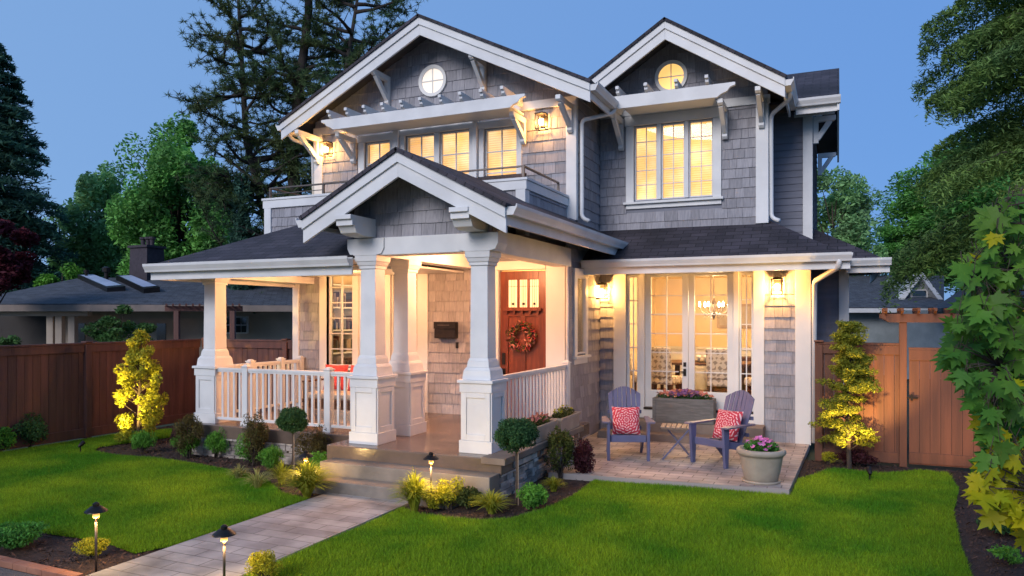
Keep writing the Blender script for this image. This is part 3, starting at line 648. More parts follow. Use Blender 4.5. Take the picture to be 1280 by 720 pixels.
# right window + canopy
wall('wall', Front(YR), XS, -1.13, 3.481, 6.14, [(-3.51, -2.06, 4.44, 5.84)])
shingles(Front(YR), XS + .03, -1.32, 3.85, 6.16, [(-3.66, -1.90, 4.33, 6.0), (-1.32, -1.1, 3, 7)], row=.175, seed=32)
window(Front(YR), -3.51, -2.06, 4.44, 5.84, 3, 2, 5, cas=.15, blind='blind', head=.19, mull=.07, bars=.014, apron=.08)
board('corner_board', Front(YR), -1.32, -1.11, 3.9, 6.1); board('corner_board', Side(-1.13), YR - .04, YR + .12, 3.9, 6.1, d1=.022)
board('frieze', Front(YR), -1.90, -1.08, 6.0, 6.15, d1=.055); board('frieze', Front(YR), XS + .03, -1.90, 6.04, 6.15, d1=.05)
wall('wall', Side(-1.13), YR + .121, YB, 3.6, 6.1)
m = MB(); ogee(m, Front(13.0), -3.60, -1.88, 6.22, 5.99, 0, .07, .30); m.build('pergola_beam', 'white', house, bevel=.005)
m = MB(); m.box(-3.55, -1.95, 13.002, YR - .06, 6.03, 6.05); m.build('pergola_soffit', 'trim', house)
rafters([-3.60, -3.09, -2.56, -2.04], 12.82, YR - .03, 6.225)
wall('wall', Front(YB), -1.13, -.45, 3.6, 6.15); lap(Front(YB), -1.13, -.60, 3.6, 6.15); board('corner_board', Front(YB), -.60, -.43, 3.5, 6.15)
wall('wall', Side(-.45), YB + .161, 18.6, 3.6, 6.15); lap(Side(-.45), YB + .05, 18.6, 3.6, 6.15); m = MB(); m.prism(Side(-.45), [(15, 6.15), (18.6, 6.15), (16.8, 7.1)], -.15, 0); m.build('gable_wall', 'siding', house)
board('corner_board', Side(-.45), YB - .02, YB + .10, 3.5, 6.15, d1=.02)
# round windows
def roundwin(cx, cz, Y, r, lit):
    m = MB(); n = 40
    for i in range(n):
        a, b = 2 * math.pi * i / n, 2 * math.pi * (i + 1) / n
        q = []
        for rr, d in ((r - .035, .05), (r + .03, .06)):
            for t in (a, b): q.append((cx + rr * math.cos(t), Y - d, cz + rr * math.sin(t)))
        for rr in (r - .035, r + .03):
            for t in (a, b): q.append((cx + rr * math.cos(t), Y + .02, cz + rr * math.sin(t)))
        m.add(q, [(0, 1, 3, 2), (1, 0, 4, 5), (2, 3, 7, 6)])
    w_ = m.build('round_window', 'trim', house, smooth=False)
    g = MB(); g.lathe([(r - .03, 0), (r - .03, .006)], n=40); g.xform(lambda p: (cx + p.x, Y - .030 + p.z, cz + p.y)); g.build('pane', 'roundlit' if lit else 'roundpale', w_)
    u = MB(); u.fbox(Front(Y), cx - .008, cx + .008, .032, .045, cz - r + .03, cz + r - .03); u.fbox(Front(Y), cx - r + .03, cx + r - .03, .033, .046, cz - .008, cz + .008); u.build('muntins', 'trim', w_)
M['roundlit'] = emat('lit_round_glass', (1.0, .60, .18), .34)
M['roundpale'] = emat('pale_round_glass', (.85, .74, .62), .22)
roundwin(-7.06, 6.75, YU, .27, False); roundwin(-2.81, 6.68, YR, .27, True)
# knee brackets
def bracket(x, yw, yt, zt, leg, wd=.09, nm='knee_bracket'):
    m = MB(); fr = Side(x + wd / 2)
    m.prism(fr, [(yt, zt), (yt, zt - .07), (yt + .04, zt - .10), (yw, zt - .10), (yw, zt)], -wd, 0)
    m.prism(fr, [(yw - .09, zt - .10), (yw - .09, zt - leg), (yw - .05, zt - leg - .04), (yw - .002, zt - leg - .04), (yw - .002, zt - .10)], -wd, 0)
    a = Vector((0, yt + .10, zt - .09)); b = Vector((0, yw - .07, zt - leg + .08)); d = (b - a).normalized(); n = Vector((0, d.z, -d.y)) * .045
    m.prism(Side(x + wd / 2 - .008), [((a + n).y, (a + n).z), ((b + n).y, (b + n).z), ((b - n).y, (b - n).z), ((a - n).y, (a - n).z)], -wd + .016, 0)
    return m.build(nm, 'white', house, bevel=.004)
for x, yt, zt, lg in ((-9.75, 11.62, 5.94, .52), (-8.85, 11.72, 5.815, .46), (-5.17, 11.72, 5.815, .42), (-4.28, 11.62, 5.97, .46)): bracket(x, YU - .045, yt, zt, lg)
for x in (-8.05, -5.97): bracket(x, YU - .03, 11.74, 7.30 - s1 * .95 + .0 + .12, .52)
for x, yt, zt, lg in ((-3.74, 13.0, 5.985, .55), (-1.84, 13.0, 5.985, .52), (-1.22, 12.93, 6.10, .50)): bracket(x, YR - .045, yt, zt, lg)
def sbracket(y, xw, xt, zt, leg, wd=.09):
    m = MB(); F_ = lambda u, d, w_: (u, y - d, w_)
    m.prism(F_, [(xt, zt), (xt, zt - .07), (xt - .04, zt - .10), (xw, zt - .10), (xw, zt)], -wd / 2, wd / 2)
    m.prism(F_, [(xw + .09, zt - .10), (xw + .09, zt - leg), (xw, zt - leg), (xw, zt - .10)], -wd / 2, wd / 2)
    a = Vector((xt - .10, 0, zt - .09)); b = Vector((xw + .07, 0, zt - leg + .08)); d = (b - a).normalized(); n = Vector((d.z, 0, -d.x)) * .045
    m.prism(F_, [((a + n).x, (a + n).z), ((b + n).x, (b + n).z), ((b - n).x, (b - n).z), ((a - n).x, (a - n).z)], -wd / 2 + .008, wd / 2 - .008)
    m.build('knee_bracket', 'white', house, bevel=.004)
for y, z in ((15.08, 6.02), (16.8, 6.9), (18.5, 6.02)): sbracket(y, -.42, -.03, z, .5)
board('frieze', Front(14.9), -.75, -.05, 6.0, 6.1, d1=.04)

# --- balcony parapet and rail
px0, px1, py = -9.43, -4.37, 10.43
wall('balcony_wall', Front(py), px0, px1, 3.5, 4.34, th=.12); shingles(Front(py), px0 + .14, px1 - .14, 3.55, 4.20, row=.16, seed=41, wmin=.07, wmax=.16)
wall('balcony_wall', Side(px1), py + .121, YU, 3.5, 4.34, th=.12); shingles(Side(px1), py + .12, YU, 3.55, 4.20, row=.2, seed=42)
wall('balcony_wall', Side(px0 + .12), py + .121, YU, 3.3, 4.34, th=.12)
board('corner_board', Front(py), px0 - .01, px0 + .14, 3.5, 4.2); board('corner_board', Front(py), px1 - .14, px1 + .02, 3.5, 4.2); board('corner_board', Side(px1), py - .03, py + .12, 3.5, 4.2, d1=.022)
m = MB(); m.box(px0 - .06, px1 + .06, py - .06, py + .16, 4.34, 4.38); m.box(px0 - .04, px1 + .04, py - .045, py, 4.20, 4.338)
m.box(px1 - .16, px1 + .06, py + .161, YU, 4.34, 4.38); m.box(px1, px1 + .04, py + .001, YU, 4.20, 4.338); m.build('balcony_cap', 'white', house, bevel=.004)
m = MB(); m.box(px0 + .12, px1 - .12, py + .121, YU, 3.95, 4.0); m.build('balcony_floor', 'dark', house)
rl = MB(); zr = 4.57
rl.bar((px0 + .05, py + .05, zr), (px1 - .05, py + .05, zr), .045, .022); rl.bar((px1 - .05, py + .05, zr), (px1 - .05, YU - .3, zr), .045, .022); rl.bar((px0 + .05, py + .05, zr), (px0 + .05, YU, zr), .045, .022)
for x, y in ((px0 + .05, py + .05), (px1 - .05, py + .05), (-6.9, py + .05), (-8.2, py + .05), (px1 - .05, YU - .3)): rl.box(x - .018, x + .018, y - .018, y + .018, 4.38, zr)
rl.bar((px0 + .05, py + .05, 4.47), (-8.2, py + .05, 4.47), .012, .012)
rl.build('balcony_rail', 'steel', house)

# --- porch railings
def railing(p0, p1, z0, z1, posts=(), sp=.115, bw=.038, name='porch_railing'):
    p0 = Vector((*p0, 0)); p1 = Vector((*p1, 0)); d = (p1 - p0); L_ = d.length; d.normalize()
    m = MB(); up = Vector((0, 0, 1))
    m.bar(p0 + up * z1, p1 + up * z1, .07, .04); m.bar(p0 + up * (z1 - .035), p1 + up * (z1 - .035), .045, .03); m.bar(p0 + up * (z0 + .02), p1 + up * (z0 + .02), .05, .045)
    r_ = m.build(name, 'white', house, bevel=.003)
    n = int(L_ / sp)
    for i in range(1, n):
        t = i * L_ / n
        if any(abs(t - q) < .09 for q in posts): continue
        c = p0 + d * t; b = MB(); b.box(c.x - bw / 2, c.x + bw / 2, c.y - bw / 2, c.y + bw / 2, z0 + .043, z1 - .05); b.build('baluster', 'white', r_)
    for q in posts:
        c = p0 + d * q; b = MB(); h = .055
        b.box(c.x - h, c.x + h, c.y - h, c.y + h, .5, z1 + .04); b.box(c.x - h - .015, c.x + h + .015, c.y - h - .015, c.y + h + .015, .5, .56)
        b.frustum(c.x, c.y, z1 + .04, z1 + .06, .068, .068); b.frustum(c.x, c.y, z1 + .06, z1 + .085, .05, .03); b.build('newel_post', 'white', r_, bevel=.003)
railing((-9.36, 9.22), (-6.2, 9.22), .57, 1.40, (.62, 2.25), .118)
railing((-9.72, 9.6), (-9.72, 11.72), .57, 1.40, (.75, 1.55, 2.1), .118)
railing((-4.16, 8.96), (-4.16, 11.74), .57, 1.44, (2.75,), .128, .032)
# --- downspouts
def dspout(pts, r=.038):
    m = MB(); q = []
    P = [Vector(p) for p in pts]
    for i, p in enumerate(P):
        if 0 < i < len(P) - 1:
            a = (P[i - 1] - p).normalized(); b = (P[i + 1] - p).normalized(); s_ = .07
            q += [p + a * s_, p + (a + b) * s_ * .3, p + b * s_]
        else: q.append(p)
    m.tube(q, r, 10); return m.build('downspout', 'white', house, smooth=True)
gutter('gutter', 'y', 11.70, 13.35, -3.74, 6.12, 1); gutter('gutter', 'y', 11.70, 18, -10.2, 6.12, -1, fascia=False)
gutter('gutter', 'y', 12.9, 14.5, -.79, 6.17, 1)
dspout([(-3.68, 12.95, 6.0), (-3.68, 12.95, 5.93), (-4.13, 12.44, 5.72), (-4.13, 12.44, 4.0), (-3.98, 12.40, 3.93)])
dspout([(-10.25, 12.0, 6.0), (-10.25, 12.05, 5.9), (-9.9, 12.3, 5.75), (-9.9, 12.36, 4.3)])
dspout([(-.73, 13.3, 6.05), (-.73, 13.35, 5.95), (-1.07, 13.72, 5.80), (-1.07, 13.78, 4.0), (-.93, 13.70, 3.93)])
dspout([(.02, 12.54, 3.16), (.02, 12.55, 3.03), (-.36, 13.60, 2.86), (-.37, 13.66, .10)], .042)
dspout([(-6.72, 8.3, 3.5), (-6.72, 8.4, 3.45)], .03)
dspout([(-4.14, 11.72, 3.45), (-4.14, 11.72, .6)], .022)

# --- rooms inside
def room(nm, x0, x1, y0, y1, z0, z1, mat='roomwall'):
    m = MB(); t = .04
    m.box(x0, x1, y1, y1 + t, z0, z1); m.box(x0 - t, x0, y0, y1 + t, z0, z1); m.box(x1, x1 + t, y0, y1 + t, z0, z1); m.box(x0, x1, y0, y1, z1, z1 + t)
    o = m.build(nm, mat, house); f = MB(); f.box(x0, x1, y0, y1, z0 - .04, z0); f.build('room_floor', 'roomfloor', house); return o
rm1 = room('dining_room_walls', -4.0, -.62, 13.9, 17.6, .56, 3.16)
m = MB(); m.box(-4.0, -.62, 17.565, 17.598, .56, 1.5); m.box(-4.0, -.62, 17.53, 17.565, 1.5, 1.56); m.box(-4.0, -.62, 17.57, 17.598, 2.3, 2.34); m.build('wainscot', 'white', rm1)
rm2 = room('living_room_walls', -9.75, -6.3, 12.0, 15.4, .5, 3.3)
rm3 = room('hallway_walls', -6.2, -4.4, 12.0, 13.6, .5, 3.3)
point_light('room_light', (-5.2, 12.8, 2.7), 40, (1, .62, .26), .1)

# ================================================================== lamps and small fittings
M['bulbshade'] = emat('lit_lamp_shade', (1.0, .72, .40), 3)
def wall_lantern(x, Y, z, label, s=1.0, e=14):
    r_ = root('wall_lantern', label, 'wall lamp', (x, Y, z), 'glass box wall lanterns lit beside doors')
    f = MB(); w_ = .085 * s; h = .125 * s; yc = Y - .15
    f.box(x - .06 * s, x + .06 * s, Y - .045, Y - .024, z - .06, z + .17 * s)
    f.box(x - .015, x + .015, yc, Y - .03, z + h + .035, z + h + .055)
    for sx in (-1, 1):
        for sy in (-1, 1): f.box(x + sx * w_ - .006, x + sx * w_ + .006, yc + sy * w_ - .006, yc + sy * w_ + .006, z - h, z + h)
    f.box(x - w_ - .012, x + w_ + .012, yc - w_ - .012, yc + w_ + .012, z + h, z + h + .02); [f.box(*q) for q in ((x - w_ - .008, x + w_ + .008, yc - w_ - .008, yc - w_ + .006, z - h - .012, z - h), (x - w_ - .008, x + w_ + .008, yc + w_ - .006, yc + w_ + .008, z - h - .012, z - h), (x - w_ - .008, x - w_ + .006, yc - w_ + .006, yc + w_ - .006, z - h - .012, z - h), (x + w_ - .006, x + w_ + .008, yc - w_ + .006, yc + w_ - .006, z - h - .012, z - h))]
    f.frustum(x, yc, z + h + .02, z + h + .05, w_ * .8, .02); f.build('lantern_frame', 'metal', r_)
    b = MB(); b.lathe([(.02, -.06 * s), (.045 * s, -.05 * s), (.05 * s, .04 * s), (.02, .06 * s)], (x, yc, z), 12); b.build('shade', 'frosted', r_, smooth=True)
    point_light('lamp', (x, yc, z), e, (1, .47, .12), .04, r_)
wall_lantern(-9.47, YU, 5.64, 'lit glass box lantern beside the left end of the upper balcony wall', e=24)
wall_lantern(-4.79, YU, 5.70, 'lit glass box lantern on the right end of the upper balcony wall', e=24)
wall_lantern(-4.10, YR, 2.73, 'lit glass box lantern left of the patio doors near the inner corner', e=60)
wall_lantern(-.96, YR, 2.77, 'lit glass box lantern right of the patio doors beside the corner board', e=62)
r_ = root('porch_ceiling_lamp', 'small round ceiling lamp glowing above the front door porch', 'ceiling lamp', (-5.1, 10.3, 3.3))
m = MB(); m.lathe([(.12, 0), (.13, .03), (.13, .06)], (-5.1, 10.3, 3.29), 20); m.build('lamp_rim', 'metal', r_); m = MB(); m.lathe([(.02, -.04), (.09, -.02), (.11, 0)], (-5.1, 10.3, 3.29), 20); m.build('diffuser', 'lampglow', r_)
point_light('lamp', (-5.1, 10.2, 3.06), 58, (1, .45, .20), .12, r_)
r_ = root('porch_ceiling_lamp', 'small round ceiling lamp glowing above the seating end of the porch', 'ceiling lamp', (-7.9, 10.5, 3.04))
m = MB(); m.lathe([(.12, 0), (.13, .006), (.13, .012)], (-7.9, 10.5, 3.027), 20); m.build('lamp_rim', 'metal', r_); m = MB(); m.lathe([(.02, -.014), (.09, -.008), (.11, 0)], (-7.9, 10.5, 3.027), 20); m.build('diffuser', 'lampglow', r_)
point_light('lamp', (-7.9, 10.3, 2.88), 56, (1, .45, .18), .10, r_)
# mailbox
r_ = root('mailbox', 'black wall mailbox with letter slot on the porch shingles', 'mailbox', (-6.45, YF, 2.0))
m = MB(); m.box(-6.665, -6.235, 11.66, 11.776, 1.87, 2.16); m.build('body', 'metal', r_, bevel=.01); m = MB(); m.box(-6.67, -6.23, 11.645, 11.655, 2.04, 2.165); m.build('lid', 'metal', r_, bevel=.003)
m = MB(); m.box(-6.59, -6.35, 11.638, 11.644, 2.10, 2.112); m.build('slot', 'steel', r_)
# interior furniture
def dining_chair(x, y, rot, label):
    r_ = root('dining_chair', label, 'chair', (0, 0, 0), 'upholstered chairs around the dining table', local=True)
    m = MB(); m.box(-.25, .25, -.25, .25, .36, .52); m.build('seat', 'damask', r_, bevel=.04)
    m = MB(); m.add([(-.24, .20, .5), (.24, .20, .5), (.24, .28, .5), (-.24, .28, .5), (-.25, .30, 1.10), (.25, .30, 1.10), (.25, .38, 1.10), (-.25, .38, 1.10)], [(3, 2, 1, 0), (4, 5, 6, 7), (0, 1, 5, 4), (1, 2, 6, 5), (2, 3, 7, 6), (3, 0, 4, 7)])
    m.build('backrest', 'damask', r_, bevel=.035)
    for sx in (-1, 1):
        for sy in (-1, 1): m = MB(); m.frustum(sx * .21, sy * .21, 0, .37, .018, .028); m.build('leg', 'walnut', r_)
    r_.location = (x, y, .56); r_.rotation_euler = (0, 0, R(rot)); return r_
dining_chair(-3.12, 14.75, 165, 'patterned dining chair with its back to the left patio door')
dining_chair(-3.62, 15.0, 100, 'patterned dining chair seen side on at the left end of the dining table')
dining_chair(-2.05, 14.75, 178, 'patterned dining chair with its back to the right patio door')
dining_chair(-1.35, 15.1, -115, 'patterned dining chair seen through the right sidelight of the patio doors')
r_ = root('dining_table', 'dark wooden dining table inside behind the patio doors', 'table', (-2.4, 15.5, .56)); m = MB(); m.box(-3.3, -1.6, 15.05, 16.1, 1.28, 1.33); m.build('table_top', 'walnut', r_, bevel=.01)
for x, y in ((-3.15, 15.15), (-1.75, 15.15), (-3.15, 16.0), (-1.75, 16.0)): m = MB(); m.frustum(x, y, .56, 1.28, .035, .05); m.build('leg', 'walnut', r_)
r_ = root('tea_set', 'low tray of white cups and a jar on the dining table', 'tableware', (-2.5, 15.4, 1.33)); m = MB()
m.lathe([(.18, 0), (.2, .015)], (-2.5, 15.4, 1.335)); m.build('tray', 'metal', r_)
for dx, dy in ((-.1, 0), (.05, -.08), (.08, .08)): m = MB(); m.lathe([(.02, 0), (.04, .07), (.045, .12)], (-2.5 + dx, 15.4 + dy, 1.352), 12); m.build('cup', 'white', r_, smooth=True)
r_ = root('sideboard', 'dark open sideboard with crockery against the dining room wall', 'sideboard', (-2.0, 17.3, .56)); m = MB()
m.box(-2.7, -1.1, 17.05, 17.5, .58, .64); m.box(-2.7, -1.1, 17.05, 17.5, 1.30, 1.36); m.box(-2.7, -1.1, 17.45, 17.5, .64, 1.3)
for x in (-2.7, -1.95, -1.14): m.box(x, x + .04, 17.05, 17.45, .64, 1.30)
m.build('cabinet', 'walnut', r_); m = MB(); m.box(-2.66, -1.95, 17.07, 17.45, .95, .98); m.box(-1.91, -1.14, 17.07, 17.45, .95, .98); m.build('shelf', 'walnut', r_)
r_ = root('picture_frame', 'pale framed picture behind the chandelier on the dining room wall', 'picture', (-2.15, 17.55, 2.3)); m = MB(); m.box(-2.55, -1.75, 17.53, 17.56, 2.0, 2.55); m.build('frame', 'tabletop', r_, bevel=.005); m = MB(); m.box(-2.49, -1.81, 17.52, 17.529, 2.06, 2.49); m.build('print', 'pot', r_)
r_ = root('chandelier', 'crystal chandelier with lit candle bulbs seen through the right patio door', 'chandelier', (-2.25, 15.45, 2.4)); m = MB(); cx, cy, cz = -2.27, 15.2, 2.42
m.tube([(cx, cy, 3.14), (cx, cy, 2.2)], .012); m.lathe([(.01, -.2), (.05, -.12), (.03, -.02), (.06, .08), (.02, .2)], (cx, cy, cz), 12)
for i in range(6):
    a = i * math.pi / 3 + .3; c_, s_ = math.cos(a), math.sin(a)
    m.tube([(cx, cy, cz - .05), (cx + .12 * c_, cy + .12 * s_, cz - .12), (cx + .24 * c_, cy + .24 * s_, cz - .06), (cx + .28 * c_, cy + .28 * s_, cz + .02)], .007, 6); m.lathe([(.03, 0), (.035, .01), (.01, .02)], (cx + .28 * c_, cy + .28 * s_, cz + .02), 8)
m.build('arms', 'steel', r_, smooth=True)
for i in range(6):
    a = i * math.pi / 3 + .3; b = MB(); b.lathe([(.008, 0), (.022, .03), (.018, .06), (.003, .10)], (cx + .28 * math.cos(a), cy + .28 * math.sin(a), cz + .04), 10); b.build('candle_bulb', 'bulb', r_, smooth=True)
m = MB()
for i in range(26):
    a = rng.uniform(0, 6.28); q = rng.uniform(.08, .28); z = cz - .10 - rng.uniform(0, .16) * (1 - q * 2); m.lathe([(.002, -.03), (.012, 0), (.002, .02)], (cx + q * math.cos(a), cy + q * math.sin(a), z), 6)
m.build('crystal_drops', 'glass', r_)
point_light('lamp', (cx, cy, cz + .1), 85, (1, .66, .32), .2, r_)
# living room
r_ = root('bookcase', 'white bookcase filled with books and boxes inside the front window', 'bookcase', (-9.6, 13.6, .5)); m = MB()
for i in range(6): m.box(-9.72, -9.42, 12.1, 15.2, .55 + i * .47, .58 + i * .47)
for i in range(7): y = 12.1 + i * .512; m.box(-9.72, -9.42, y, y + .03, .5, 2.95)
m.box(-9.74, -9.72, 12.1, 15.2, .5, 2.95); m.build('case', 'white', r_)
for nm_, mt, n_ in (('books', 'walnut', 110), ('box_files', 'tabletop', 50), ('bound_volumes', 'trough', 60)):
    m = MB()
    for _ in range(n_):
        i = rng.randrange(5); y = rng.uniform(12.15, 15.1); m.box(-9.71, -9.46, y, y + rng.uniform(.03, .12), .581 + i * .47, .581 + i * .47 + rng.uniform(.13, .34))
    m.build(nm_, mt, r_)
r_ = root('table_lamp', 'lit table lamp inside the front window behind the red cushions', 'table lamp', (-8.8, 13.0, 1.2)); m = MB(); m.box(-9.2, -8.4, 12.75, 13.3, 1.12, 1.16); m.box(-9.17, -9.1, 12.8, 12.87, .5, 1.12); m.box(-8.5, -8.43, 12.8, 12.87, .5, 1.12); m.build('stand', 'walnut', r_)
m = MB(); m.lathe([(.06, 0), (.08, .1), (.02, .22), (.015, .3)], (-8.8, 13.0, 1.16), 14); m.build('lamp_base', 'pot', r_, smooth=True); m = MB(); m.lathe([(.17, 0), (.12, .2)], (-8.8, 13.0, 1.42), 18); m.build('lamp_shade', 'bulbshade', r_, smooth=True)

point_light('lamp', (-8.3, 13.2, 2.7), 26, (1, .66, .32), .2, r_)

# ---- wreath
r_ = root('wreath', 'round wreath of mixed red berries and leaves hanging on the front door', 'wreath', (-5.0, 11.80, 1.9)); m = MB()
m.tube([(-5.0 + .20 * math.cos(t), 11.79, 1.91 + .20 * math.sin(t)) for t in np.linspace(0, 2 * math.pi, 25)], .035, 8); m.build('ring', 'barkdark', r_)
for nm_, mt, n_, sz in (('leaves', 'feather', 170, .05), ('red_berries', 'fabric', 120, .04), ('blossoms', 'petalrose', 120, .045)):
    V = []; F = []
    for _ in range(n_):
        t = rng.uniform(0, 6.28); rr = .20 + rng.gauss(0, .035); c = Vector((-5.0 + rr * math.cos(t), 11.78 - abs(rng.gauss(0, .03)), 1.91 + rr * math.sin(t)))
        a = Vector((rng.gauss(0, 1), rng.gauss(0, .6), rng.gauss(0, 1))).normalized(); b = a.cross(Vector((rng.gauss(0, 1), rng.gauss(0, 1), rng.gauss(0, 1)))).normalized()
        i = len(V); V += [c - a * sz, c + b * sz * .35, c + a * sz, c - b * sz * .35]; F.append((i, i + 1, i + 2, i + 3))
    fast(nm_, V, F, mt, r_)

# ================================================================== THE GROUND
def gp(px, py, z=0.0):
    a = (px - 640) / 925; b = -(py - 396.35) / 925; t = (z - 2.25) / b
    return ((a * CA + SA) * t, (-a * SA + CA) * t)
def sheet(name, pts, z, mat, kind='structure', z0=None, uvrot=0, sub=0):
    m = MB(); uv = [(y, x) if uvrot else (x, y) for x, y in pts]
    m.face([(x, y, z) for x, y in pts], uv)
    if z0 is not None:
        for i in range(len(pts)):
            a, b = pts[i], pts[(i + 1) % len(pts)]; m.face([(a[0], a[1], z), (a[0], a[1], z0), (b[0], b[1], z0), (b[0], b[1], z)], [uv[i], uv[i], uv[i], uv[i]])
    o = m.build(name, mat); 
    if kind: o['kind'] = kind
    return o
sheet('ground', [(-400, -100), (400, -100), (400, 600), (-400, 600)], -.06, 'ground')
sheet('garden_soil', [(-12.7, 1.5), (6, 1.5), (6, 12.6), (-12.7, 12.6)], -.01, 'soil')
sheet('garden_path', [(-5.93, 1.8), (-4.71, 1.8), (-4.71, 7.68), (-5.93, 7.68)], .022, 'path', z0=-.02, uvrot=0)
sheet('patio', [(-3.72, 9.72), (-.56, 9.96), (-.50, 11.8), (-.44, 13.69), (-4.19, 13.69), (-4.19, 11.9), (-3.72, 11.9)], .07, 'patio', z0=-.02)
LL = [gp(*p) for p in [(-90, 585), (0, 567), (60, 557), (110, 549), (150, 543), (215, 537), (212, 547), (165, 553), (122, 560), (118, 565), (140, 569), (200, 574), (250, 581), (300, 591), (335, 603), (352, 618), (388, 626)]] + [(-5.96, 7.3), (-5.96, 5.35)] + [gp(*p) for p in [(168, 692), (140, 682), (100, 673), (50, 666), (0, 661), (-90, 655)]]
RL = [(-4.68, 7.45)] + [gp(*p) for p in [(520, 643), (560, 648), (600, 651), (640, 649), (680, 638), (715, 621), (737, 606), (746, 597)]] + [(-3.0, 9.74), (-.53, 9.92), (-.5, 10.9)] + [gp(*p) for p in [(1040, 587), (1100, 593), (1150, 589), (1185, 593), (1198, 611), (1192, 640), (1200, 682), (1215, 720), (1240, 790)]] + [(.9, 1.8), (-4.68, 1.8)]
sheet('lawn', LL, .0, 'lawnbase'); sheet('lawn', RL, .0, 'lawnbase')
m = MB()
for i in range(14):
    x = -8.4 + i * .205; y = 4.30 - .02 * (x + 6.2); 
    if x < -6.02: m.box(x, x + .198, y - .05, y + .05, -.02, .045)
o = m.build('brick_edging', 'brickedge', None, bevel=.006); o['kind'] = 'structure'
sheet('gravel_strip', [(-9, 1.5), (-5.97, 1.5), (-5.97, 4.22), (-9, 4.27)], .002, 'gravel')

def inpoly(P, X, Y):
    ins = np.zeros(len(X), bool); n = len(P)
    for i in range(n):
        x0, y0 = P[i]; x1, y1 = P[(i + 1) % n]
        c = ((y0 > Y) != (y1 > Y)) & (X < (x1 - x0) * (Y - y0) / (y1 - y0 + 1e-12) + x0); ins ^= c
    return ins
def blades(P, n, h0=.03, h1=.055):
    A = np.array(P); lo, hi = A.min(0), A.max(0); X = nrg.uniform(lo[0], hi[0], n * 3); Y = nrg.uniform(lo[1], hi[1], n * 3)
    k = inpoly(P, X, Y); X, Y = X[k], Y[k]
    d = CA * Y + SA * X; xr = CA * X - SA * Y; vis = (d > 2.5) & (np.abs(xr / d) < .74)
    X, Y, d = X[vis], Y[vis], d[vis]; keep = nrg.random(len(X)) < np.clip((7.0 / d) ** 1.2, .22, 1); X, Y, d = X[keep], Y[keep], d[keep]
    return X, Y, d
Xs = []; Ys = []; Ds = []
for P, n in ((LL, 330000), (RL, 420000)):
    x, y, d = blades(P, n); Xs.append(x); Ys.append(y); Ds.append(d)
X = np.concatenate(Xs); Y = np.concatenate(Ys); D = np.concatenate(Ds); n = len(X)
th = nrg.uniform(0, 2 * np.pi, n); wv = (.0022 + .0006 * D / 5) * nrg.uniform(.8, 1.3, n); patch = .75 + .5 * (np.sin(X * 2.1 + 1.3 * np.sin(Y * 1.7)) * np.sin(Y * 2.3 + X) * .5 + .5)
H = nrg.uniform(.026, .052, n) * patch; lean = nrg.normal(0, .4, (n, 2)) * H[:, None]
V = np.empty((n, 3, 3), np.float32); c_, s_ = np.cos(th) * wv, np.sin(th) * wv
V[:, 0] = np.stack([X - c_, Y - s_, np.zeros(n)], 1); V[:, 1] = np.stack([X + c_, Y + s_, np.zeros(n)], 1); V[:, 2] = np.stack([X + lean[:, 0], Y + lean[:, 1], H], 1)
g = fast('grass', V.reshape(-1, 3), np.arange(3 * n).reshape(-1, 3), 'grass'); meta(g, 'short bright green mown lawn grass on both sides of the path', 'grass', kind='stuff')
# bark chips on the beds
n = 42000; X = nrg.uniform(-12.6, 4, n); Y = nrg.uniform(3.0, 12.5, n)
d = CA * Y + SA * X; xr = CA * X - SA * Y
k = ~(inpoly(LL, X, Y) | inpoly(RL, X, Y)) & ~((X > -6.0) & (X < -4.66) & (Y < 7.9)) & ~((X > -6.4) & (X < -3.7) & (Y > 7.64)) & ~((X > -9.95) & (X < -3.7) & (Y > 9.0)) & ~((X > -3.75) & (X < -.42) & (Y > 9.7)) & ~((X < -5.9) & (Y < 4.35)) & (np.abs(xr / d) < .75)
X, Y = X[k], Y[k]; n = len(X); th = nrg.uniform(0, 6.28, n); L_ = nrg.uniform(.008, .028, n); W_ = nrg.uniform(.004, .010, n); Z = nrg.uniform(-.004, .02, n); tz = nrg.normal(0, .007, n)
a = np.stack([np.cos(th) * L_, np.sin(th) * L_, tz], 1); b = np.stack([-np.sin(th) * W_, np.cos(th) * W_, nrg.normal(0, .003, n)], 1); C0 = np.stack([X, Y, Z], 1)
V = np.stack([C0 - a - b, C0 + a - b, C0 + a + b, C0 - a + b], 1)
g = fast('mulch', V.reshape(-1, 3), np.arange(4 * n).reshape(-1, 4), 'mulchchip'); meta(g, 'dark brown bark mulch covering the planting beds', 'mulch', kind='stuff')

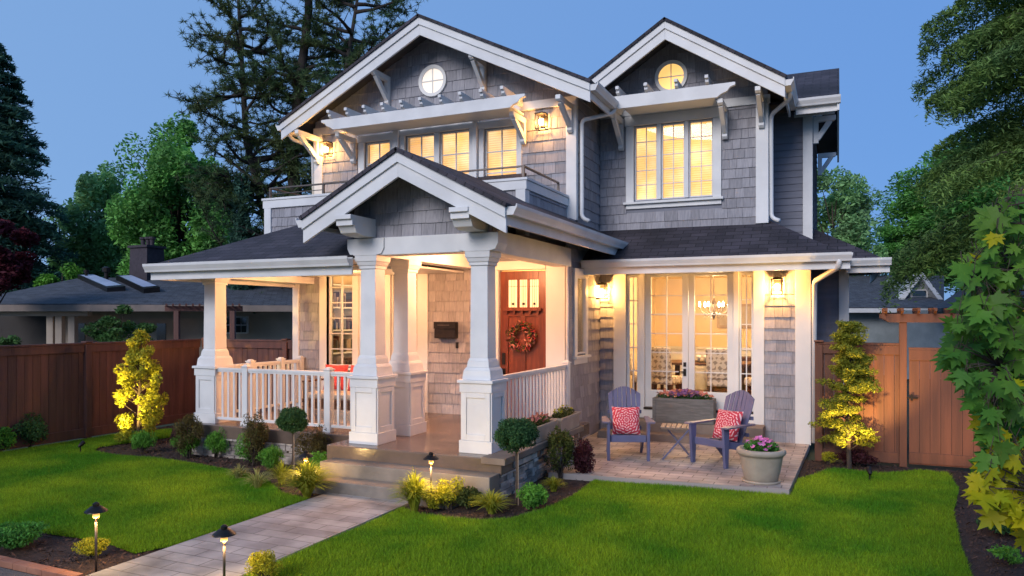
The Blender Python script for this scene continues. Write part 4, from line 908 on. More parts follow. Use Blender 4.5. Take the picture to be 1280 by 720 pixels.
# ================================================================== FENCES
def fence(name, label, P0, P1, posts, zt, mat, cat='fence', bw=.14, seed=1, capw=.12, front=-1):
    P0 = Vector((*P0, 0)); P1 = Vector((*P1, 0)); d = P1 - P0; L_ = d.length; d.normalize(); nn = Vector((-d.y, d.x, 0)) * front
    r_ = root(name, label, cat, P0); rr = random.Random(seed); m = MB(); u = 0
    while u < L_ - .01:
        e = min(u + bw - .006, L_); j = rr.uniform(-.004, .004); c0 = P0 + d * u + nn * j; c1 = P0 + d * e + nn * j; t = nn * .011
        vs = [c0 - t, c1 - t, c1 + t, c0 + t]; m.add([v + Vector((0, 0, .03)) for v in vs] + [v + Vector((0, 0, zt - .15)) for v in vs], [(3, 2, 1, 0), (4, 5, 6, 7), (0, 1, 5, 4), (1, 2, 6, 5), (2, 3, 7, 6), (3, 0, 4, 7)]); u += bw
    m.build('board_panel', mat, r_)
    m = MB(); o_ = nn * .02; m.bar(P0 + o_ + Vector((0, 0, zt - .09)), P1 + o_ + Vector((0, 0, zt - .09)), .05, .14); m.build('top_rail', mat, r_, bevel=.004)
    m = MB(); m.bar(P0 + Vector((0, 0, zt)), P1 + Vector((0, 0, zt)), capw, .035); m.build('cap_rail', mat, r_, bevel=.004)
    m = MB(); m.bar(P0 + o_ + Vector((0, 0, .12)), P1 + o_ + Vector((0, 0, .12)), .05, .16); m.build('bottom_rail', mat, r_, bevel=.004)
    for q in posts:
        c = P0 + d * q + nn * .03; m = MB(); m.box(c.x - .055, c.x + .055, c.y - .055, c.y + .055, 0, zt - .02); m.box(c.x - .07, c.x + .07, c.y - .07, c.y + .07, zt + .019, zt + .045); m.build('post', mat, r_, bevel=.005)
    return r_
fence('wooden_fence', 'dark red brown board fence along the left side of the lawn', (-12.72, 1.5), (-12.72, 12.0), (1.0, 3.2, 5.5, 7.85), 1.76, 'fence', seed=2, front=-1)
fence('wooden_fence', 'dark red brown board fence running behind the porch to the house', (-12.66, 12.06), (-9.97, 12.06), (.12, 2.3), 1.76, 'fence', seed=3, front=-1)
fence('wooden_fence', 'cedar stained board fence between the house corner and the gate', (-.33, 12.62), (.86, 12.62), (.06,), 1.84, 'fence2', seed=4)
fence('wooden_fence', 'cedar stained board fence right of the gate behind the maple', (2.08, 12.62), (6.5, 12.62), (2.0, 4.2), 1.84, 'fence2', seed=5)
r_ = root('garden_gate', 'cedar board gate with black latch below the arbor', 'gate', (.97, 12.62, 0)); m = MB(); rr = random.Random(3)
for i in range(7): x = .985 + i * .139; m.box(x, x + .134, 12.60 + rr.uniform(-.003, .003), 12.625, .04, 1.72)
m.build('board_panel', 'fence2', r_)
for z in (1.60, .06): m = MB(); m.box(.98, 1.96, 12.575, 12.597, z, z + .16); m.build('gate_rail', 'fence2', r_, bevel=.004)
m = MB(); m.box(.975, 1.965, 12.57, 12.64, 1.762, 1.795); m.build('cap_rail', 'fence2', r_, bevel=.004)
m = MB(); m.box(.93, 1.10, 12.555, 12.574, 1.03, 1.055); m.box(1.0, 1.03, 12.55, 12.57, 1.0, 1.09); m.build('latch', 'metal', r_)
r_ = root('garden_arbor', 'cedar arbor with short rafters over the garden gate', 'arbor', (1.4, 12.6, 0))
for x in (.90, 2.02): m = MB(); m.box(x - .05, x + .05, 12.53, 12.63, 0, 2.17); m.build('post', 'fence2', r_, bevel=.005)
for y in (12.50, 12.98): m = MB(); m.prism(Front(y), [(.60, 2.30), (.60, 2.24), (.72, 2.17), (2.6, 2.17), (2.75, 2.24), (2.75, 2.30)], -.05, 0); m.build('beam', 'fence2', r_, bevel=.004)
for i in range(10): x = .68 + i * .215; m = MB(); m.prism(Side(x), [(12.32, 2.385), (12.32, 2.34), (12.40, 2.302), (13.15, 2.302), (13.22, 2.34), (13.22, 2.385)], -.035, 0); m.build('rafter', 'fence2', r_)

# ================================================================== VEGETATION
def unit(n): v = nrg.normal(0, 1, (n, 3)); return v / (np.linalg.norm(v, axis=1, keepdims=True) + 1e-9)
def leafmesh(name, C, size, mat, parent, asp=.45, flat=0.0, svar=.35, droop=0.0):
    n = len(C); C = np.asarray(C, float); a = unit(n); a[:, 2] = a[:, 2] * (1 - flat) - droop; a /= np.linalg.norm(a, axis=1, keepdims=True)
    b = np.cross(a, unit(n)); b /= np.linalg.norm(b, axis=1, keepdims=True) + 1e-9
    if flat: b[:, 2] *= (1 - flat)
    s_ = (size * nrg.uniform(1 - svar, 1 + svar, n))[:, None]
    nn = np.cross(a, b) * .18
    V = np.stack([C - a * s_, C + b * s_ * asp + nn * s_, C + a * s_, C - b * s_ * asp + nn * s_], 1)
    return fast(name, V.reshape(-1, 3), np.arange(4 * n).reshape(-1, 4), mat, parent)
def blob(c, r, n, shell=.55):
    v = unit(n) * (nrg.uniform(shell ** 3, 1, n) ** (1 / 3))[:, None]; return np.array(c) + v * np.array(r)
def broadtree(label, base, h, crown_c, crown_r, nclump, nleaf, size, mat, barkm='bark', tr=.22, name='deciduous_tree', group=None, cat='tree', clump=(.20, .38), flat=.25, lean=(0, 0), asp=.5):
    r_ = root(name, label, cat, base, group); b = Vector(base); cc = Vector(crown_c)
    top = Vector((cc.x + lean[0], cc.y + lean[1], cc.z + crown_r[2] * .6)); m = MB()
    tp = [b, b.lerp(top, .35) + Vector((.05 * h * .2, 0, 0)), b.lerp(top, .7), top]; m.tube(tp, [tr, tr * .75, tr * .4, tr * .1], 8)
    CC = blob(crown_c, crown_r, nclump, .35); L = []
    for i, c in enumerate(CC):
        t = min(max((c[2] - b.z) / max(top.z - b.z, .1) * .8, .15), .9); s0 = b.lerp(top, t - .1 if t > .2 else t); e = Vector(c)
        mid = s0.lerp(e, .5) + Vector((0, 0, .06 * (e - s0).length)); m.tube([s0, mid, e], [tr * .28, tr * .16, tr * .05], 5)
        q = nrg.uniform(*clump) * np.array(crown_r) * nrg.uniform(.8, 1.25); q[2] *= .7
        L.append(blob(c, q, int(nleaf / nclump * nrg.uniform(.5, 1.5)), .2))
    m.build('trunk', barkm, r_, smooth=True); leafmesh('crown', np.concatenate(L), size, mat, r_, asp=asp, flat=flat); return r_
def conifer(label, base, h, rad, mat, name='fir_tree', nb=150, per=120, size=.13, z0=.08, droop=.25, group=None, tr=.25, power=.9, lay=.5, barkm='barkdark', spread=.5, az=None, hang=.15):
    r_ = root(name, label, 'tree', base, group); m = MB(); b = Vector(base); m.tube([b, b + Vector((0, 0, h * .5)), b + Vector((0, 0, h))], [tr, tr * .6, .02], 8); L = []
    for i in range(nb):
        t = z0 + (1 - z0) * (i + nrg.random()) / nb; z = h * t; l = rad * (1 - t) ** power * nrg.uniform(.65, 1.1) + .1; a = nrg.uniform(0, 2 * np.pi) if az is None else nrg.uniform(*az)
        dx, dy = math.cos(a), math.sin(a); n = max(int(per * (l / rad)), 8); s = nrg.uniform(.05, 1, n) ** .7; up = .12 * l
        px_ = dx * l * s; py_ = dy * l * s; pz = z + up * s * 1.5 - droop * l * s ** 2
        wv_ = (spread * l * .35) * (1 - s * .75) + .06; off = nrg.normal(0, 1, n) * wv_
        C = np.stack([b.x + px_ - dy * off, b.y + py_ + dx * off, b.z + pz - np.abs(nrg.normal(0, hang, n)) * l * .4], 1); L.append(C)
        if i % 3 == 0: m.tube([b + Vector((0, 0, z)), b + Vector((dx * l * .5, dy * l * .5, z + up * .75 - droop * l * .25)), b + Vector((dx * l * .92, dy * l * .92, z + up * 1.4 - droop * l * .85))], [tr * .14, tr * .09, .008], 4)
    m.build('trunk', barkm, r_, smooth=True); leafmesh('crown', np.concatenate(L), size, mat, r_, asp=.28, flat=lay, droop=.1); return r_
def pine(label, base, h, crown, seed=3):
    rr = random.Random(seed); r_ = root('pine_tree', label, 'tree', base); b = Vector(base); m = MB(); tips = []
    fwd = Vector((SA, CA, 0)); rt = Vector((CA, -SA, 0))
    trunks = [([b, b + rt * .25 + Vector((0, 0, 4)), b + rt * -.1 + Vector((0, 0, 8)), b + rt * .5 + Vector((0, 0, 13)), b + rt * .6 + Vector((0, 0, h))], .34),
              ([b + rt * -.3, b + rt * -.7 + Vector((0, 0, 4.5)), b + rt * -1.7 + Vector((0, 0, 8.5)), b + rt * -2.0 + Vector((0, 0, 14))], .24),
              ([b + rt * .2, b + rt * .9 + Vector((0, 0, 6)), b + rt * 1.6 + Vector((0, 0, 9.5)), b + rt * 2.3 + Vector((0, 0, 14))], .22)]
    for pts, tr in trunks:
        m.tube(pts, [tr * (1 - .8 * i / (len(pts) - 1)) for i in range(len(pts))], 9)
        for k in range(56):
            t = rr.uniform(.16, 1); i = min(int(t * (len(pts) - 1)), len(pts) - 2); f = t * (len(pts) - 1) - i; p = pts[i].lerp(pts[i + 1], f)
            a = rr.uniform(0, 6.283); d = rt * math.cos(a) + fwd * math.sin(a) * .8; l = crown * rr.uniform(.45, 1.0) * (1.05 - .45 * t) * (.6 if t < .3 else 1)
            up = rr.uniform(-.15, .45) if t > .35 else rr.uniform(-.45, .1)
            q = [p]; cur = p.copy(); dd = d + Vector((0, 0, up)); n = 6
            for s in range(n):
                dd = (dd + Vector((rr.gauss(0, .22), rr.gauss(0, .22), rr.gauss(.03, .18)))).normalized(); cur = cur + dd * l / n; q.append(cur.copy())
                if s >= 1:
                    for _ in range(4):
                        e = (dd + Vector((rr.gauss(0, .8), rr.gauss(0, .8), rr.gauss(.1, .6)))).normalized(); ll = rr.uniform(.25, .9); tip = cur + e * ll
                        m.tube([cur, cur + e * ll * .5 + Vector((0, 0, -.03)), tip], [.018, .013, .006], 3)
                        if t > .30 or rr.random() < .22: tips.append(tip); tips.append(cur + e * ll * .55)
            m.tube(q, [.07 * (1 - i / (n + 1)) + .008 for i in range(n + 1)], 5)
            if t > .3: tips.append(cur)
    T = np.array([tuple(t) for t in tips]); k = 24; n = len(T) * k; C = np.repeat(T, k, 0); a = unit(n); a[:, 2] = a[:, 2] * .8 + .15; a /= np.linalg.norm(a, axis=1, keepdims=True)
    b_ = np.cross(a, unit(n)); b_ /= np.linalg.norm(b_, axis=1, keepdims=True) + 1e-9; s_ = nrg.uniform(.12, .26, n)[:, None]
    V = np.stack([C + a * .02 - b_ * .014, C + a * .02 + b_ * .014, C + a * s_], 1)
    m.build('trunk', 'barkdark', r_, smooth=True); fast('crown', V.reshape(-1, 3), np.arange(3 * n).reshape(-1, 3), 'pine', r_); return r_
pine('tall open pine tree rising behind the left roof', at(368, 26), 18.5, 3.4)
conifer('dense dark fir tree at the far left edge behind the low house', at(-12, 30), 13.6, 3.9, 'fir', nb=300, per=420, size=.15, droop=.3, spread=.9, power=.62)
broadtree('dark red leaved tree at the far left behind the low house', at(0, 20, 0), 5, at(-22, 20, 3.9), (1.15, 1.1, 1.1), 34, 14000, .08, 'redleaf', 'barkdark', .1, name='red_leaved_tree')
broadtree('dim green tree between the dark fir and the tall green tree', at(128, 36), 9, at(130, 36, 5.6), (2.1, 2.0, 3.6), 75, 34000, .12, 'leafmid', 'barkdark', .18, asp=.5)
broadtree('bright green rounded tree left of the pine behind the chimney', at(222, 31), 11, at(222, 31, 6.2), (2.35, 2.2, 4.2), 110, 60000, .10, 'leafgreen', 'bark', .2, asp=.5)
broadtree('green tree filling the gap below the pine', at(290, 34), 8, at(285, 34, 4.2), (2.0, 2.0, 2.6), 45, 22000, .11, 'leafmid', 'barkdark', .16)
conifer('narrow dark cypress standing in front of the pine trunk', at(302, 25), 7.0, .34, 'fir', name='cypress_tree', nb=160, per=60, size=.09, droop=-.6, spread=2.4, z0=.1, power=.45, tr=.08, lay=0)
broadtree('small light green tree behind the red roofed house at the far left', at(78, 28), 4, at(78, 28, 3.6), (.8, .7, .9), 14, 3500, .07, 'shrub', 'bark', .08)
broadtree('leafy tree showing behind the right end of the house', at(1046, 34), 9, at(1040, 34, 5.6), (1.9, 1.8, 3.2), 40, 15000, .11, 'leafmid', 'bark', .15)
conifer('huge drooping cedar at the top right above the garden', at(1335, 20), 19, 4.9, 'cedar', name='cedar_tree', nb=105, per=2600, size=.08, droop=.46, spread=.34, z0=.24, tr=.4, power=.42, hang=.20, az=(1.9, 5.2), lay=.35)
broadtree('broad green tree filling the right side below the cedar', at(1240, 35), 12, at(1238, 35, 6.9), (4.1, 3.0, 3.5), 110, 70000, .12, 'leafgreen', 'barkdark', .22, flat=.5)
broadtree('low green tree spreading over the neighbouring roof behind the gate', at(1150, 36), 9, at(1150, 36, 5.4), (2.3, 1.6, 1.5), 45, 24000, .10, 'leafgreen', 'barkdark', .1, flat=.5)
broadtree('dark green tree behind the broad green tree at the right', at(1240, 36), 10, at(1245, 36, 6.5), (2.6, 2.4, 3.4), 50, 26000, .14, 'leafmid', 'barkdark', .22)
conifer('small pointed evergreen behind the neighbouring house at the right', at(1090, 33), 5.0, 1.0, 'cedar', nb=60, per=60, size=.12)
broadtree('rounded shrub showing above the left fence', at(148, 17.5), 2.5, at(150, 17.5, 1.85), (.85, .6, .6), 20, 5200, .05, 'darkshrub', 'bark', .05, name='shrub', cat='shrub')
broadtree('dark shrub above the fence at the far left edge', at(2, 15), 2.5, at(2, 15, 1.75), (.3, .3, .45), 9, 1500, .05, 'darkshrub', 'bark', .04, name='shrub', cat='shrub')

def bush(label, c, r, hgt, n, size, mat, name='shrub', group=None, ncl=12, asp=.4, z0=.02, stems=8, upright=0.0, cat='shrub', cl=(.35, .55)):
    r_ = root(name, label, cat, (c[0], c[1], 0), group); m = MB(); CC = blob((c[0], c[1], z0 + hgt * .52), (r * .72, r * .72, hgt * .36), ncl, .4); L = []
    for q in CC:
        m.tube([(c[0] + nrg.normal(0, .015), c[1] + nrg.normal(0, .015), 0), ((c[0] + q[0]) / 2, (c[1] + q[1]) / 2, q[2] * .6), tuple(q)], [.008, .006, .003], 4)
        e = nrg.uniform(*cl); L.append(blob(q, (r * e, r * e, hgt * e * .55), n // ncl, .3))
    m.build('stem', 'bark', r_); L = np.concatenate(L); L[:, 2] = np.maximum(L[:, 2], .015); o = leafmesh('foliage', L, size, mat, r_, asp=asp, droop=-upright); return r_
def tuft(label, c, r, h, n, mat, name='ornamental_grass', group='clumps of yellow ornamental grass', wd=.006, cat='ornamental grass'):
    r_ = root(name, label, cat, (c[0], c[1], 0), group); V = []; F = []
    for _ in range(n):
        a = rng.uniform(0, 6.283); rr = r * rng.random() ** .5; hh = h * rng.uniform(.6, 1.1) * (1 - .35 * rr / r); dx, dy = math.cos(a), math.sin(a); sx, sy = -dy * wd, dx * wd; ph = rng.uniform(-.4, .4); sx, sy = sx * math.cos(ph), sy * math.cos(ph)
        P = [(c[0] + dx * .04 * rng.random(), c[1] + dy * .04 * rng.random(), 0)]
        for t, f in ((.4, .28), (.75, .68), (1.0, 1.1)): P.append((c[0] + dx * rr * f, c[1] + dy * rr * f, hh * (1 - (1 - t) ** 1.8) - (h * .35 * (rr / r) * max(0, t - .6))))
        i = len(V)
        for k, p in enumerate(P): w_ = (1, .9, .6, .12)[k]; V += [(p[0] - sx * w_, p[1] - sy * w_, p[2]), (p[0] + sx * w_, p[1] + sy * w_, p[2])]
        for k in range(3): F.append((i + 2 * k, i + 2 * k + 1, i + 2 * k + 3, i + 2 * k + 2))
    o = fast('blades', V, F, mat, r_); return r_
def topiary(label, c, z, r, rz):
    r_ = root('topiary_tree', label, 'topiary', (c[0], c[1], 0), 'ball headed topiary standards'); m = MB(); m.tube([(c[0], c[1], 0), (c[0] + .012, c[1], z * .5), (c[0], c[1], z)], [.016, .013, .012], 8); m.build('trunk', 'bark', r_)
    m = MB(); m.tube([(c[0] + .03, c[1], 0), (c[0] + .028, c[1], z * .75)], .006, 6); m.build('stake', 'tabletop', r_)
    CC = blob((c[0], c[1], z), (r * .75, r * .75, rz * .75), 60, .7); leafmesh('crown', np.concatenate([blob(q, (r * .3, r * .3, rz * .3), 210, .1) for q in CC]), .017, 'topiary', r_, asp=.35); return r_
topiary('small dark green ball topiary on a thin stem left of the steps', (-7.05, 8.32), .79, .235, .20)
topiary('wider flat topped dark green topiary on a stem right of the steps', (-3.52, 8.12), .84, .29, .22)
# golden lit evergreen on the left and its ground spotlight
r_ = root('golden_evergreen', 'upright golden evergreen lit yellow by a ground spotlight beside the left fence', 'tree', (-11.35, 9.35, 0)); m = MB(); bx, by = -11.35, 9.35
m.tube([(bx, by, 0), (bx + .03, by, .9), (bx + .08, by, 1.9)], [.04, .025, .008], 8); L = []
for i in range(82):
    t = rng.random(); z = .12 + 1.85 * t; rr = .38 * (math.sin(math.pi * min(t * .8 + .22, 1)) ** .7) * rng.uniform(.55, 1.1); a = rng.uniform(0, 6.283); cx, cy = bx + .05 * t + rr * math.cos(a), by + rr * math.sin(a)
    m.tube([(bx + .03 * t, by, max(z - .22, 0)), (cx, cy, z)], [.008, .003], 4); L.append(blob((cx, cy, z), (.11, .11, .10), 95, .2))
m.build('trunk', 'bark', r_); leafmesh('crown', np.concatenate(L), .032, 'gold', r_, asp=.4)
def spotlamp(label, c, tgt, e, ang=60, colr=(1, .66, .16)):
    r_ = root('ground_spotlight', label, 'garden spotlight', (c[0], c[1], 0)); m = MB(); d = (Vector(tgt) - Vector((c[0], c[1], .16))).normalized(); p = Vector((c[0], c[1], .14))
    m.tube([(c[0], c[1], 0), (c[0], c[1], .12)], .01, 6); m.tube([p - d * .04, p, p + d * .07], [.02, .032, .038], 12); m.build('housing', 'metal', r_, smooth=False)
    spot_light('lamp', tuple(p + d * .09), tgt, e, colr, ang, .02, .7, r_); return r_
spotlamp('small ground spotlight at the foot of the golden evergreen', (-11.42, 8.30), (-11.35, 9.35, .95), 260, 70)
# small lit tree right
r_ = root('young_conifer', 'sparse young yellow green conifer lit from below against the cedar fence', 'tree', (.16, 12.05, 0)); m = MB(); bx, by = .16, 12.05
m.tube([(bx, by, 0), (bx - .03, by, .8), (bx + .02, by, 1.5), (bx + .05, by, 2.12)], [.035, .028, .018, .006], 8); L = []
for i in range(95):
    t = rng.random() ** .9; z = .32 + 1.78 * t; l = (.56 - .42 * t) * rng.uniform(.45, 1.15); a = rng.uniform(0, 6.283); dx, dy = math.cos(a), math.sin(a) * .8
    m.tube([(bx, by, z - .05), (bx + dx * l * .6, by + dy * l * .6, z + .07), (bx + dx * l, by + dy * l, z + .05)], [.008, .005, .002], 4)
    for s in (.45, .75, 1.0): L.append(blob((bx + dx * l * s, by + dy * l * s, z + .05 + rng.gauss(0, .02)), (.10, .10, .05), 60, .1))
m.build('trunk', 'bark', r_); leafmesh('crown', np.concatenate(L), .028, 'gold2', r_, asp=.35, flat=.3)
spotlamp('small ground spotlight in the right bed below the young conifer', (.40, 11.2), (.2, 12.2, 1.2), 130, 84, (1, .60, .18))
spotlamp('small ground spotlight under the maple branches at the right', (1.25, 4.6), (2.0, 4.7, 1.0), 140, 80, (1, .72, .16))
spotlamp('small ground spotlight in the mulch shining on the gate', (1.62, 11.2), (1.3, 12.6, .9), 20, 90, (1, .50, .20))
# --- bed plants
gr1 = 'green shrubs in the bed below the porch'
for px, py, r, h, mt, lab in ((178, 566, .20, .38, 'shrub', 'rounded light green shrub at the foot of the golden evergreen'),
    (232, 572, .21, .42, 'shrub', 'light green shrub directly below the far left porch column'),
    (270, 572, .19, .44, 'shrub', 'light green shrub below the first gap of the left porch railing'),
    (313, 578, .24, .46, 'shrub', 'light green shrub between the railing post and the small topiary'),
    (340, 588, .20, .34, 'shrub', 'low light green shrub close to the stem of the small topiary')):
    x, y = gp(px, py); bush(lab, (x, y), r * 1.1, h, 3000, .024, mt, group=gr1, ncl=24, asp=.2, upright=1.1, cl=(.22, .55))
for px, py, r, h, mt, lab in ((236, 556, .26, .62, 'feather', 'wispy reddish shrub left of the far left porch column'), (318, 562, .20, .72, 'feather', 'wispy reddish shrub rising in front of the first railing post'), (392, 576, .28, .56, 'feather', 'wispy bronze shrub left of the big porch column')):
    x, y = gp(px, py); q = 8.72 / y; x, y = x * q, y * q; bush(lab, (x, y), r * 1.1, h * 1.15, 3000, .024, mt, name='wispy_shrub', group='wispy bronze shrubs by the porch railing', ncl=22, asp=.22, upright=.5, cl=(.2, .4))
def T(lab, px, py, r, h, n, mt='yellowgrass', **k): x, y = gp(px, py); return tuft(lab, (x, y), r, h, n, mt, **k)
T('pale striped ornamental grass left of the big yellow clump', 322, 612, .26, .30, 150, 'palegrass', wd=.006); T('large yellow green ornamental grass clump left of the steps', 384, 622, .40, .50, 620, wd=.009)
T('tall yellow grass clump at the path corner right of the steps', 518, 640, .30, .52, 520, wd=.008); T('short bright yellow grass tuft in the middle of the right bed', 614, 642, .28, .30, 300, wd=.008); T('yellow grass tuft in front of the tall mixed shrub', 692, 614, .20, .22, 200)
x, y = gp(562, 636); bush('small yellow green shrub beside the path light right of the steps', (x, y), .19, .36, 2200, .016, 'yellowshrub', ncl=16, asp=.35)
x, y = gp(541, 638); bush('low orange lit groundcover shrub between the grass and the yellow shrub', (x, y), .12, .22, 1200, .015, 'yellowshrub', ncl=10)
x, y = gp(666, 636); bush('low fresh green shrub beside the wide topiary stem', (x, y), .19, .26, 2000, .022, 'shrub', ncl=14, asp=.35)
x, y = gp(700, 598); bush('tall mixed green shrub in front of the stone wall', (x, y), .24, .78, 2600, .022, 'darkgold', ncl=26, asp=.4, cl=(.2, .36)); x, y = gp(728, 596); bush('purple leaved shrub at the end of the stone wall', (x, y), .20, .50, 2000, .022, 'redshrub', ncl=16, asp=.45)
x, y = gp(38, 560); bush('dark leafy shrub against the left fence', (x, y), .32, .62, 2600, .026, 'darkshrub', ncl=16); x, y = gp(0, 566); bush('bright green shrub cut by the left edge beside the fence', (x, y), .22, .42, 1500, .024, 'shrub', ncl=12)
x, y = gp(16, 685); bush('low spreading green shrub in the bottom left bed', (x, y), .30, .22, 3200, .020, 'shrub2', ncl=20); x, y = gp(116, 697); bush('low round yellow shrub behind the nearest left path light', (x, y), .145, .19, 2600, .012, 'yellowshrub', ncl=26, asp=.4)
x, y = gp(331, 728); bush('rounded yellow conifer shrub at the bottom edge beside the path', (x, y), .15, .24, 4200, .011, 'yellowshrub', ncl=30, asp=.35)
x, y = gp(1036, 580); bush('small yellow plant at the corner of the patio', (x, y), .13, .18, 700, .016, 'yellowshrub', ncl=8); x, y = gp(1072, 582); bush('dark purple groundcover around the young conifer', (x, y), .30, .22, 1800, .022, 'redshrub', ncl=14)
x, y = gp(1095, 560); bush('dark leafy shrub against the cedar fence right of the conifer', (x, y), .16, .50, 1000, .024, 'darkshrub', ncl=12)
x, y = gp(1262, 668); bush('dark creeping plant under the maple at the right edge', (x, y), .30, .20, 2200, .020, 'darkshrub', ncl=16); x, y = gp(1262, 705); bush('light green plant at the bottom right corner', (x, y), .16, .14, 500, .02, 'shrub', ncl=8)

T('small striped grass clump at the front of the bed below the railing', 298, 600, .20, .24, 160, 'palegrass'); T('narrow yellow green grass between the topiary stem and the big clump', 352, 606, .22, .36, 240, wd=.007)
x, y = gp(430, 604); bush('low leafy shrub tucked against the left side of the steps', (-6.62, 8.35), .20, .34, 2000, .022, 'shrub', ncl=16, asp=.3, upright=.6)
x, y = gp(596, 628); bush('low dark green filler shrub against the end of the steps', (-3.98, 7.75), .16, .24, 1500, .020, 'darkgold', ncl=14, asp=.35)

# ---- foreground maple: branches and real lobed leaves
def mapleleaf():
    P = [(0, 0), (.10, .04), (.34, -.10), (.30, .08), (.50, .18), (.34, .26), (.56, .52), (.36, .48), (.22, .42), (.26, .66), (.13, .64), (0, 1.0)]
    L = P + [(-x, y) for x, y in reversed(P[1:-1])]; return L
ML = mapleleaf()
def maple():
    r_ = root('maple_tree', 'large leaved maple reaching in from the right edge, its lowest leaves lit yellow', 'tree', (2.75, 5.2, 0)); m = MB(); b = Vector((2.75, 5.2, 0))
    m.tube([b, b + Vector((-.05, 0, 1.3)), b + Vector((-.15, 0, 2.6)), b + Vector((-.1, .1, 4.2))], [.11, .09, .07, .05], 10)
    Vg = []; Fg = []; Vy = []; Fy = []; up = Vector((0, 0, 1)); rr = random.Random(11)
    left = lambda z: 1175 + (0 if z > 2.2 else 0)
    prof = [(240, 1238), (262, 1216), (300, 1200), (330, 1172), (360, 1196), (400, 1170), (440, 1156), (470, 1178), (500, 1196), (530, 1204), (560, 1216), (600, 1186), (625, 1204), (650, 1230), (672, 1266)]
    def lim(y):
        for (y0, x0), (y1, x1) in zip(prof, prof[1:]):
            if y0 <= y <= y1: return x0 + (x1 - x0) * (y - y0) / (y1 - y0)
        return 1290
    pos = []
    while len(pos) < 880:
        y = rr.uniform(240, 672); x = lim(y) + 26 + (abs(rr.gauss(0, 1)) * 45 if rr.random() < .6 else rr.uniform(0, 190)); fd = rr.uniform(4.0, 5.1)
        if x < 1430: pos.append((Vector(at(x, fd, 2.25 - (y - 396.35) / 925 * fd)), y))
    for _ in range(620):
        v = Vector((rr.gauss(0, 1), rr.gauss(0, 1), rr.gauss(0, 1))).normalized(); p = b + Vector((.15, .1, 2.2)) + Vector((v.x * .95, v.y * .95, v.z * 1.5)) * rr.uniform(.7, 1.05)
        if p.x - .62 * p.y > -1.15: pos.append((p, 300))
    limbs = []
    for i in range(34):
        e = pos[rr.randrange(len(pos))][0]; zz = min(max(e.z - rr.uniform(-.1, .5), .6), 3.5); s0 = b + Vector((-.1, 0, zz)); mid = s0.lerp(e, .5) + up * .12
        q = [s0, s0.lerp(mid, .5) + up * .03, mid, mid.lerp(e, .6) + up * .02, e]; m.tube(q, [.022, .017, .012, .008, .004], 6); limbs += q[1:] + [q[1].lerp(q[2], .5), q[2].lerp(q[3], .5)]
    for p0, y in pos:
        near = min(limbs, key=lambda q: (q - p0).length_squared)
        if (near - p0).length < .8: m.tube([near, near.lerp(p0, .5) + up * .03, p0 + up * .03], [.004, .003, .002], 4)
        face = Vector((-SA * 0 - .15, -1, 0)) + Vector((rr.gauss(-.1, .55), rr.gauss(0, .35), rr.gauss(.45, .45))); face.normalize()
        down = Vector((rr.gauss(-.35, .5), rr.gauss(-.1, .3), rr.uniform(-1.2, -.25))); down = (down - face * down.dot(face)).normalized(); side = down.cross(face).normalized()
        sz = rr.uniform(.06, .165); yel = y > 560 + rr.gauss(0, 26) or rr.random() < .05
        V, F = (Vy, Fy) if yel else (Vg, Fg); i = len(V); fold = rr.uniform(.05, .3); curl = rr.uniform(-.1, .3)
        m.tube([p0 + up * .06 * rr.random() - down * sz * .35, p0], [.0025, .002], 4)
        for u, v in ML: V.append(p0 + side * u * sz * 1.05 + down * v * sz + face * (abs(u) * fold - curl * v * v) * sz * -1)
        c = len(V); V.append(p0 + down * .35 * sz + face * -.02 * sz); k = len(ML)
        for j in range(k): F.append((c, i + j, i + (j + 1) % k))
    m.build('trunk', 'bark', r_, smooth=True); fast('green_leaves', [tuple(v) for v in Vg], Fg, 'bigleaf', r_); fast('uplit_leaves', [tuple(v) for v in Vy], Fy, 'bigleafy', r_)
maple()

